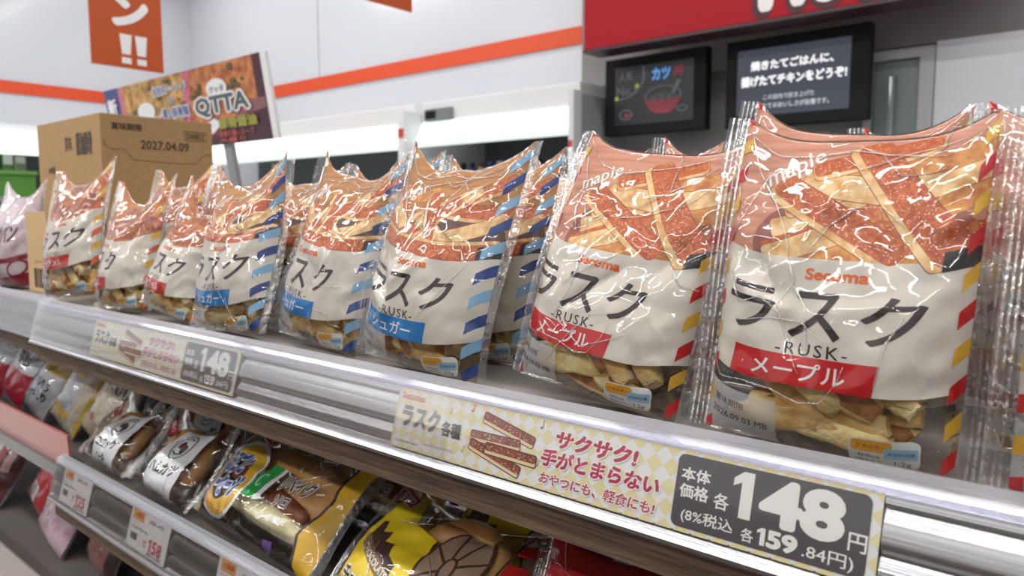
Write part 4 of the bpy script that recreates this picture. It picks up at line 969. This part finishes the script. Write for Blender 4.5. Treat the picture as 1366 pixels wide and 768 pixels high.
def roll_layers(U, V, l1, l2=None, sub='130kcal'):
    L_ = [('paper_label', [(P((U * .40, V * .02), (U * .84, V * .04), (U * .86, V * .9), (U * .48, V * .88)), LBL)] + emblem(U * .66, V * .68, V * .17) + [(T(l1, U * .635, V * .40, w=U * .36, h=V * .13, bold=.05), EMB)] + ([(T(l2, U * .62, V * .23, w=U * .2, h=V * .10, bold=.05), EMB)] if l2 else []) + [(T(sub, U * .62, V * .11, w=U * .2, h=V * .05, bold=.02), GREYINK)]),
          ('red_tag', [(P((U * .1, V * .80), (U * .34, V * .70), (U * .36, V * .80), (U * .12, V * .90)), LBR), (T('惣菜パン', U * .23, V * .80, w=U * .18, h=V * .055, bold=.03, rot=R(-18)), LBL)])]
    return L_
GREYINK = mat('ink_grey', (120, 120, 124), .5)
FZ = -.3172
pack('croquette_roll', 'clear bag of croquette roll with white label, leftmost bread behind the 125 price tag', 'bread', -.955, .356, FZ, 40, 6, 6, .105, .100, .026, roll_layers(105, 100, 'コロッケ', 'ロール'), 11, bun=bun_roll, group='wrapped rolls on the lower shelf')
pack('cutlet_roll', 'ham cutlet roll bag with white label and oval emblem, behind the 158 price tag', 'bread', -.808, .354, FZ, 40, 4, 5, .122, .108, .027, roll_layers(122, 108, 'ハムカツ', None), 12, bun=bun_roll, group='wrapped rolls on the lower shelf')
bk = pack('croquette_roll', 'clear wrapped roll behind the croquette roll, its red tag uppermost', 'bread', -.985, .436, FZ, 30, 4, -6, .105, .105, .026, roll_layers(105, 105, 'コロッケ', 'ロール'), 13, bun=bun_roll, group='wrapped rolls on the lower shelf')
for lab, x, y, ln, yw, rl in (('clear wrapped roll with tilted white label, behind and between the two front rolls', -.865, .436, 32, 10, -12), ('clear wrapped roll in shadow right behind the ham cutlet roll', -.735, .438, 30, -4, 8), ('clear wrapped roll in shadow in third row with a dim red tag', -.91, .512, 26, 6, 4), ('clear wrapped roll in deepest shadow behind the ham cutlet roll', -.775, .516, 26, -6, -6)):
    b_ = dup(bk, lab); settle(b_, x, y, FZ, R(ln), R(yw), R(rl))
# long sausage breads
YL2 = mat('pack_yellow', (228, 178, 40), .4); BL2 = mat('pack_blue', (36, 70, 160), .4); GR2 = mat('pack_green', (40, 160, 76), .4); PW = mat('pack_white', (234, 234, 236), .4); PK2 = mat('pack_pink', (206, 140, 150), .4); BRN = mat('pack_brown', (70, 46, 40), .4); OR2 = mat('pack_orange', (226, 130, 40), .4)
def sausage_layers(U, V):
    ring = [(RING(U * .25, V * .42, V * .33, V * .34, V * .05), PW), (RING(U * .25, V * .42, V * .30, V * .31, V * .11), YL2), (T('ふんわりパンにソーセージ', U * .25, V * .16, w=V * .4, h=V * .045, bold=.02), LBR)]
    tx = [(T('まるごと', U * .20, V * .52, w=U * .25, h=V * .22, bold=.15, shear=.2, rot=R(12)), PW), (T('まるごと', U * .20, V * .52, w=U * .235, h=V * .20, bold=.06, shear=.2, rot=R(12)), BL2), (T('ソーセージ', U * .26, V * .34, w=U * .33, h=V * .20, bold=.15, shear=.2, rot=R(12)), PW), (T('ソーセージ', U * .26, V * .34, w=U * .315, h=V * .18, bold=.06, shear=.2, rot=R(12)), BL2)]
    return [('end_bands', [(P((0, 0), (U * .05, 0), (U * .06, V * .3), (U * .05, V * .6), (U * .09, V), (0, V)), YL2), (P((U * .93, 0), (U, 0), (U, V), (U * .93, V), (U * .91, V * .7), (U * .94, V * .5), (U * .9, V * .25)), YL2), (LINE([(U * .93, 0), (U * .9, V * .25), (U * .94, V * .5), (U * .91, V * .7), (U * .93, V)], U * .012), BRN)]),
            ('ring_emblem', ring), ('title_lettering', tx), ('brand_tag', [(P((U * .09, V * .77), (U * .27, V * .77), (U * .27, V * .88), (U * .09, V * .88)), PW), (Q(U * .095, V * .78, U * .265, V * .87), LBR), (T('ヤマザキ', U * .18, V * .825, w=U * .13, h=V * .05, bold=.06), PW)]),
            ('green_mark', [(P((U * .46, V * .36), (U * .55, V * .36), (U * .57, V * .66), (U * .48, V * .66)), GR2), (P((U * .555, V * .36), (U * .60, V * .38), (U * .60, V * .66), (U * .575, V * .66)), PW), (RING(U * .51, V * .51, U * .02, V * .06, U * .006, 14, 40, 330), PW)]),
            ('side_lettering', [(T('リベイク', U * .74, V * .56, w=U * .19, h=V * .16, bold=.11), PW), (T('リベイク', U * .74, V * .56, w=U * .18, h=V * .14, bold=.04), BRN), (T('ソロ', U * .73, V * .42, w=U * .09, h=V * .09, bold=.1), PW), (T('ソロ', U * .73, V * .42, w=U * .085, h=V * .08, bold=.03), BRN), (T('トースターで軽く温めると', U * .72, V * .30, w=U * .2, h=V * .05, bold=.06), PW), (Q(U * .74, V * .08, U * .80, V * .16), mat('pack_purple', (120, 90, 160), .4))]
            + [(LINE([(U * .74 + U * .115 * math.cos(a), V * .5 + V * .24 * math.sin(a)), (U * .74 + U * .15 * math.cos(a), V * .5 + V * .31 * math.sin(a))], U * .008), PW) for a in [R(d) for d in range(10, 171, 20)]])]
s1 = pack('sausage_bread', 'long sausage bread pack with blue lettering on a yellow ring, nearest of its kind', 'bread', -.628, .352, FZ, 50, 0, 3, .205, .128, .030, sausage_layers(205, 135), 14, bun=bun_long, group='long sausage breads', nx=26)
s2 = dup(s1, 'long sausage bread pack lying in shadow behind the nearest one'); settle(s2, -.580, .446, FZ, R(36), R(-3), R(2))
s3 = dup(s1, 'deepest long sausage bread pack below the wooden shelf edge'); settle(s3, -.585, .545, FZ, R(28), R(2), R(0))
# wheel donut packs
def wheel_layers(U, V):
    y = [(P((U * .06, V * .0), (U * .52, V * .0), (U * .56, V * .3), (U * .52, V * .62), (U * .34, V * .66), (U * .2, V * .92), (U * .12, V * .80), (U * .05, V * .3)), YL3)]
    loco = [(P((U * .12, V * .40), (U * .17, V * .36), (U * .30, V * .30), (U * .44, V * .27), (U * .44, V * .34), (U * .36, V * .38), (U * .34, V * .46), (U * .27, V * .44), (U * .26, V * .52), (U * .2, V * .48), (U * .16, V * .56), (U * .13, V * .54)), BRN), (P((U * .10, V * .34), (U * .46, V * .18), (U * .47, V * .26), (U * .11, V * .42)), mat('banner_brown', (130, 100, 60), .4)), (T('CHOCOLATE', U * .285, V * .30, w=U * .30, h=V * .05, bold=.04, rot=R(-14)), CREAM)]
    wheel = [(EL(U * .70, V * .46, U * .155, V * .34, 30), mat('wheel_cream', (170, 140, 120), .4)), (RING(U * .70, V * .46, U * .165, V * .36, U * .018), CHOC), (RING(U * .70, V * .46, U * .04, V * .09, U * .014, 16), CHOC)] + [(LINE([(U * .70 + U * .03 * math.cos(a), V * .46 + V * .07 * math.sin(a)), (U * .70 + U * .15 * math.cos(a), V * .46 + V * .34 * math.sin(a))], U * .014), CHOC) for a in [R(22 + 45 * i) for i in range(8)]]
    st = [(Q(U * .91, V * (.02 + .17 * i), U * .985, V * (.11 + .17 * i)), RED) for i in range(6)] + [(Q(U * .895, 0, U * .905, V), BRN)]
    return [('yellow_panel', y), ('wheel_print', wheel), ('train_print', loco), ('striped_end', st), ('brand_tag', [(P((U * .02, V * .72), (U * .2, V * .72), (U * .2, V * .84), (U * .02, V * .84)), PW), (P((U * .025, V * .73), (U * .195, V * .73), (U * .195, V * .83), (U * .025, V * .83)), LBR), (T('KOUBO', U * .11, V * .78, w=U * .13, h=V * .06, bold=.05), PW)]),
            ('title_lettering', [(T('チョコ', U * .2, V * .12, w=U * .24, h=V * .15, bold=.12), PW), (T('チョコ', U * .2, V * .12, w=U * .225, h=V * .13, bold=.04), BRN)])]
YL3 = mat('pack_bright_yellow', (236, 206, 36), .4); CHOC = mat('chocolate_print', (78, 52, 44), .45)
def bun_ring(t, W, L, B):
    bm = bmesh.new(); n, k = 28, 10
    rg = [[bm.verts.new((W * .12 + (W * .2 + L * .12 * math.cos(b)) * math.cos(a), B * .55 * math.sin(b), L * .48 + (L * .22 + L * .14 * math.cos(b)) * math.sin(a))) for b in [2 * math.pi * j / k for j in range(k)]] for a in [2 * math.pi * i / n for i in range(n)]]
    for i in range(n):
        for j in range(k): bm.faces.new((rg[i][j], rg[(i + 1) % n][j], rg[(i + 1) % n][(j + 1) % k], rg[i][(j + 1) % k]))
    bmesh.ops.recalc_face_normals(bm, faces=bm.faces); obj('ring_bread', bm, BUN, t, True)
d1 = pack('chocolate_ring_bread', 'yellow pack with train drawing and chocolate wheel, nearest, at the bottom edge', 'bread', -.412, .352, FZ - .0, 56, 0, 3, .170, .118, .026, wheel_layers(170, 125), 15, bun=bun_ring, group='yellow chocolate ring packs', nx=26)
d2 = dup(d1, 'yellow pack with train drawing and red striped end, behind the nearest yellow one'); settle(d2, -.372, .444, FZ, R(44), R(2), R(0))
d3 = dup(d1, 'yellow pack deepest in shadow just under the wooden shelf edge'); settle(d3, -.375, .520, FZ, R(34), R(-3), R(4))
# red bags
RDM = mat('pack_deep_red', (170, 18, 28), .35); RDM2 = mat('pack_crimson', (150, 14, 26), .35)
pack('red_snack_bag', 'plain glossy red bag in shadow with a rounded top, below the price strip slogan', 'snack bag', -.198, .470, FZ, 14, 0, 3, .150, .132, .032, [('top_band', [(Q(0, 96, 150, 104), RDM2)])], 16, base=RDM, group='red bags under the upper shelf', lines=fold(88, 4))
pack('red_snack_bag', 'red bag at the bottom edge in front of the rounded red bag', 'snack bag', -.228, .362, FZ, 36, 4, -3, .145, .112, .018, [('white_mark', [(Q(60, 50, 84, 58), PW)])], 17, base=RDM, group='red bags under the upper shelf', lines=fold(89, 4))
pack('red_snack_bag', 'red bag below the grey price panel at the bottom right', 'snack bag', -.055, .42, FZ, 16, 0, 0, .150, .115, .030, [('white_mark', [(Q(50, 60, 90, 70), PW)])], 18, base=RDM, group='red bags under the upper shelf', lines=fold(90, 4))

# packs on the pink fenced shelf
SIL = mat('foil_silver', (190, 190, 196), .3, metal=.3); CRM2 = mat('pack_crimson_red', (176, 34, 60), .4); TANP = mat('pack_tan', (196, 166, 120), .4); IVO = mat('pack_ivory', (222, 210, 190), .45, noise_amt=.12, noise_scale=60, col2=(196, 178, 150)); GOLD2 = mat('pack_gold', (220, 184, 60), .35)
def ln_(U, V, ss, m, y0, h, w=.8):
    return [(T(s, U * .5, V * (y0 - i * h * 1.25), w=U * w, h=V * h, bold=.06), m) for i, s in enumerate(ss)]
PKW, PKL = .092, .150
U, V = PKW * 1000, PKL * 1000
g_ = 'packs behind the pink fence'
pack('sweet_pack', 'silver and red flat pack, leftmost behind the pink fence', 'food pack', -1.585, .405, PZ + .001, 22, 8, 15, PKW, PKL, .014, [('red_band', [(Q(0, 0, U, V * .42), CRM2), (T('小豆', U * .5, V * .3, w=U * .4, h=V * .14, bold=.05), PW)])], 21, base=SIL, group=g_, nx=14)
pack('sweet_pack', 'pinkish silver pack with crimson foot, second from left behind the pink fence', 'food pack', -1.47, .405, PZ + .001, 24, 6, 15, PKW, PKL * 1.05, .014, [('red_band', [(Q(0, 0, U, V * .4), CRM2)]), ('lettering', ln_(U, V, ['大福', 'もち'], EMB, .7, .13, .5))], 22, base=SIL, group=g_, nx=14)
pack('sweet_pack', 'pack with bright yellow top and silver foot behind the pink fence', 'food pack', -1.352, .405, PZ + .001, 24, 4, 15, PKW, PKL * .98, .014, [('yellow_top', [(Q(0, V * .52, U, V * 1.5), GOLD2)]), ('lettering', [(T('どら', U * .35, V * .7, w=U * .4, h=V * .15, bold=.06), LBR), (EL(U * .72, V * .72, 9, 9, 16), mat('pack_olive', (150, 150, 40), .4))] + ln_(U, V, ['もちもち', 'しっとり'], EMB, .38, .10, .7))], 23, base=SIL, group=g_, nx=14)
pack('sweet_pack', 'tan pack with yellow edges and a silver square behind the pink fence', 'food pack', -1.232, .405, PZ + .001, 24, 4, 15, PKW * 1.08, PKL * .98, .014, [('yellow_edges', [(Q(0, 0, 7, V), GOLD2), (Q(U * 1.08 - 7, 0, U * 1.08, V), GOLD2)]), ('silver_square', [(Q(24, 34, 72, 84), SIL), (Q(20, 84, 66, 98), GOLD2), (Q(12, 22, 70, 32), GOLD2)]), ('lettering', [(T('北海道', 50, 108, w=70, h=20, bold=.05), EMB), (EL(20, 138, 9, 8, 16), LBR), (EL(26, 100, 7, 7, 16), LBR)])], 24, base=IVO, group=g_, nx=14)
pack('sweet_pack', 'ivory pack with brush lettering, rightmost behind the pink fence', 'food pack', -1.112, .405, PZ + .001, 24, 4, 15, PKW * 1.08, PKL, .014, [('tan_top', [(EL(50, 138, 28, 18, 20), TANP)]), ('lettering', [(T('たまごむし', 50, 92, w=80, h=24, bold=.05, rot=R(-8)), EMB), (EL(20, 66, 9, 9, 16), mat('pack_rose', (210, 120, 120), .4)), (EL(84, 132, 8, 10, 16), mat('pack_rose', (210, 120, 120), .4)), (EL(34, 34, 7, 6, 16), MATS['pack_rose'])])], 25, base=IVO, group=g_, nx=14)
# pale loaf on the neighbour's top shelf
pack('bread_loaf_pack', 'white and dark red wrapped loaf at the far left edge on the top shelf', 'bread', LOAFX - .075, .400, SHELF, 10, 6, 0, .130, .175, .034, [('red_bands', [(Q(0, 8, 130, 30), mat('pack_wine', (140, 24, 44), .4)), (Q(0, 52, 130, 60), MATS['pack_wine'])]), ('lettering', [(T('食パン', 84, 100, w=50, h=34, bold=.04), EMB), (RING(112, 40, 14, 14, 3), MATS['pack_wine'])])], 26, base=mat('pack_pinkish_white', (222, 204, 208), .4, noise_amt=.12, noise_scale=30, col2=(196, 170, 180)), nx=18)
# red packs on the bottom shelf
g_ = 'packs on the bottom left shelf'
pack('red_pack', 'dark red boxy pack with white mark at the left edge, beside the bright red pack', 'food pack', -1.675, .41, QZ + .001, 26, 10, 12, .11, .165, .018, [('side_panel', [(Q(70, 0, 110, 165), mat('pack_dark_maroon', (86, 34, 40), .4)), (Q(78, 70, 96, 130), mat('barcode_pinkish', (190, 150, 150), .5))]), ('lettering', [(T('餅', 34, 96, w=30, h=34, bold=.05), PW), (T('だんご', 34, 138, w=44, h=14, bold=.05), PW)])], 31, base=mat('pack_red_dull', (168, 44, 50), .4), group=g_, nx=14)
pack('red_pack', 'bright red flat pack with black and gold brush lettering, below the 125 price tag', 'food pack', -1.515, .446, QZ + .003, 30, 2, 14, .130, .215, .016, [('dark_patch', [(EL(66, 122, 26, 20, 22), mat('pack_black_gold', (60, 56, 44), .4, noise_amt=.6, noise_scale=160, col2=(150, 140, 100)))]), ('lettering', [(T('草餅', 66, 122, w=36, h=22, bold=.03), CREAM)]), ('barcode_label', [(Q(26, 14, 62, 44), PW)] + [(Q(30 + 3.2 * i, 24, 31.6 + 3.2 * i, 41), EMB) for i in range(8)] + [(Q(28, 15, 40, 22), LBR)]), ('pink_edge', [(Q(0, 0, 9, 185), mat('pack_rose_pale', (226, 160, 160), .4))])], 32, base=mat('pack_red_bright', (204, 50, 62), .4), group=g_, nx=14)
pack('pink_pack', 'pinkish white flat pack with black line, right of the bright red pack', 'food pack', -1.365, .414, QZ + .001, 30, 2, 14, .130, .195, .016, [('dark_patch', [(EL(80, 128, 16, 13, 20), MATS['pack_black_gold'])]), ('lettering', [(LINE([(30, 0), (36, 60), (44, 110), (40, 175)], 2), EMB), (Q(6, 30, 14, 36), LBR), (T('さくら', 66, 80, w=40, h=16, bold=.02), mat('pack_lilac', (170, 140, 160), .4))])], 33, base=mat('pack_pale_pink', (222, 200, 208), .4, noise_amt=.15, noise_scale=40, col2=(200, 160, 174)), group=g_, nx=14)
pack('pink_pack', 'dull rose pack standing half under the lower rail, right of the pinkish white pack', 'food pack', -1.20, .43, QZ + .001, 26, 2, 12, .10, .16, .015, [('dark_edge', [(Q(80, 0, 100, 160), mat('pack_umber', (70, 52, 46), .5))])], 34, base=mat('pack_dusty_rose', (150, 100, 100), .45), group=g_, nx=14)
pack('orange_pack', 'pack with food photo at the extreme left bottom, left of the dark red pack', 'food pack', -1.82, .41, QZ + .001, 28, 6, 8, .11, .15, .018, [('food_photo', [(EL(60, 60, 40, 34, 20), mat('pack_food_photo', (206, 150, 60), .4, noise_amt=.5, noise_scale=60, col2=(170, 60, 40)))])], 35, base=mat('pack_ochre', (150, 90, 60), .45), group=g_, nx=14)

# ------------------------------------------------------------------ price tags on the lower rail
RT2 = (.3250, -.3085)
def price_tag(label, x0, w_, name1, price, sub, ow):
    ey = Vector((0, .0103, .0373)).normalized()
    t = thing('price_tag', label, 'price tag', (x0, RT2[0] - .0103, RT2[1] - .0373), group='white price tags on the lower rail')
    fm = flat((0, 0, 0), (1, 0, 0), ey); f = lambda x, y, off: fm(x * w_ / 72, y * .001, off)
    bm = bmesh.new(); box(bm, 0, w_, -.0004, 0, 0, .0386)
    for v in bm.verts: v.co = Vector((v.co.x, ey.y * v.co.z + v.co.y, ey.z * v.co.z))
    obj('card', bm, mat('tag_card', (232, 228, 230), .5), t)
    TR = mat('tag_red', (190, 30, 46), .5)
    L_ = [(Q(4, 28, 25, 38.4), mat('tag_flag_red', (190, 70, 50), .5)), (Q(5, 29, 24, 37.4), mat('tag_flag_yellow', (238, 190, 50), .5)), (T('お買得', 14.5, 33.2, w=16, h=6, bold=.04), TR),
          (T('88-45', 48, 33, w=26, h=4, bold=.02), GREYINK), (T('ヤマ', 10, 25, w=12, h=2.6), EMB), (T(name1, 20, 20.5, w=30, h=3.4, bold=.03), EMB), (T('税抜', 34, 12, w=6, h=3, bold=.01), TR), (T('価格', 34, 8, w=6, h=3), TR)]
    L_ += [(Q(6 + 1.3 * i, 8, 6.8 + 1.3 * i, 15), EMB) for i in range(10)]
    ds = [d for d in price]; xx = 43
    for d in ds:
        L_.append((ONE(xx, 11, 5.4, 13, 3), TR) if d == '1' else (T(d, xx + 1.4, 11, w=7.2, h=13, bold=.03), TR)); xx += 7 if d == '1' else 9
    L_.append((T('(税込%s円)' % sub, 53, 2.6, w=26, h=3, bold=.02), EMB))
    decal('print', L_, f, t, None, None, .0005, .000012)
price_tag('white price tag with red figures 125, left on the lower rail', -.985, .082, '牛肉コロッケロール', '125', '135.00', 0)
price_tag('white price tag with red figures 158, right of the 125 tag', -.798, .086, 'ハムカツロール', '158', '170.64', 0)
price_tag('white price tag cut by the bottom edge, only its yellow flag showing', -.618, .082, 'まるごとソーセージ', '138', '149.04', 0)
# hook under the upper shelf
hp = at_y(912, 716, .318)
t = thing('shelf_hook', 'small bent metal hook hanging under the wooden shelf edge, below the grey price panel', 'hook', (hp.x, .3185, -.1797))
bm = bmesh.new()
pts = [(0, .010, -.001), (0, .0, -.0014), (0, -.004, -.005), (0, -.004, -.016), (.001, -.007, -.020), (.002, -.011, -.019)]
for (a, b) in zip(pts, pts[1:]):
    va = [bm.verts.new((a[0] + s, a[1], a[2] + z)) for s in (-.004, .004) for z in (0,)]; vb = [bm.verts.new((b[0] + s, b[1], b[2])) for s in (-.004, .004)]
    bm.faces.new((va[0], va[1], vb[1], vb[0]))
bmesh.ops.remove_doubles(bm, verts=bm.verts, dist=1e-5); bmesh.ops.solidify(bm, geom=bm.faces[:], thickness=.0012)
obj('hook_strip', bm, mat('hook_steel', (190, 180, 170), .3, metal=.7), t)
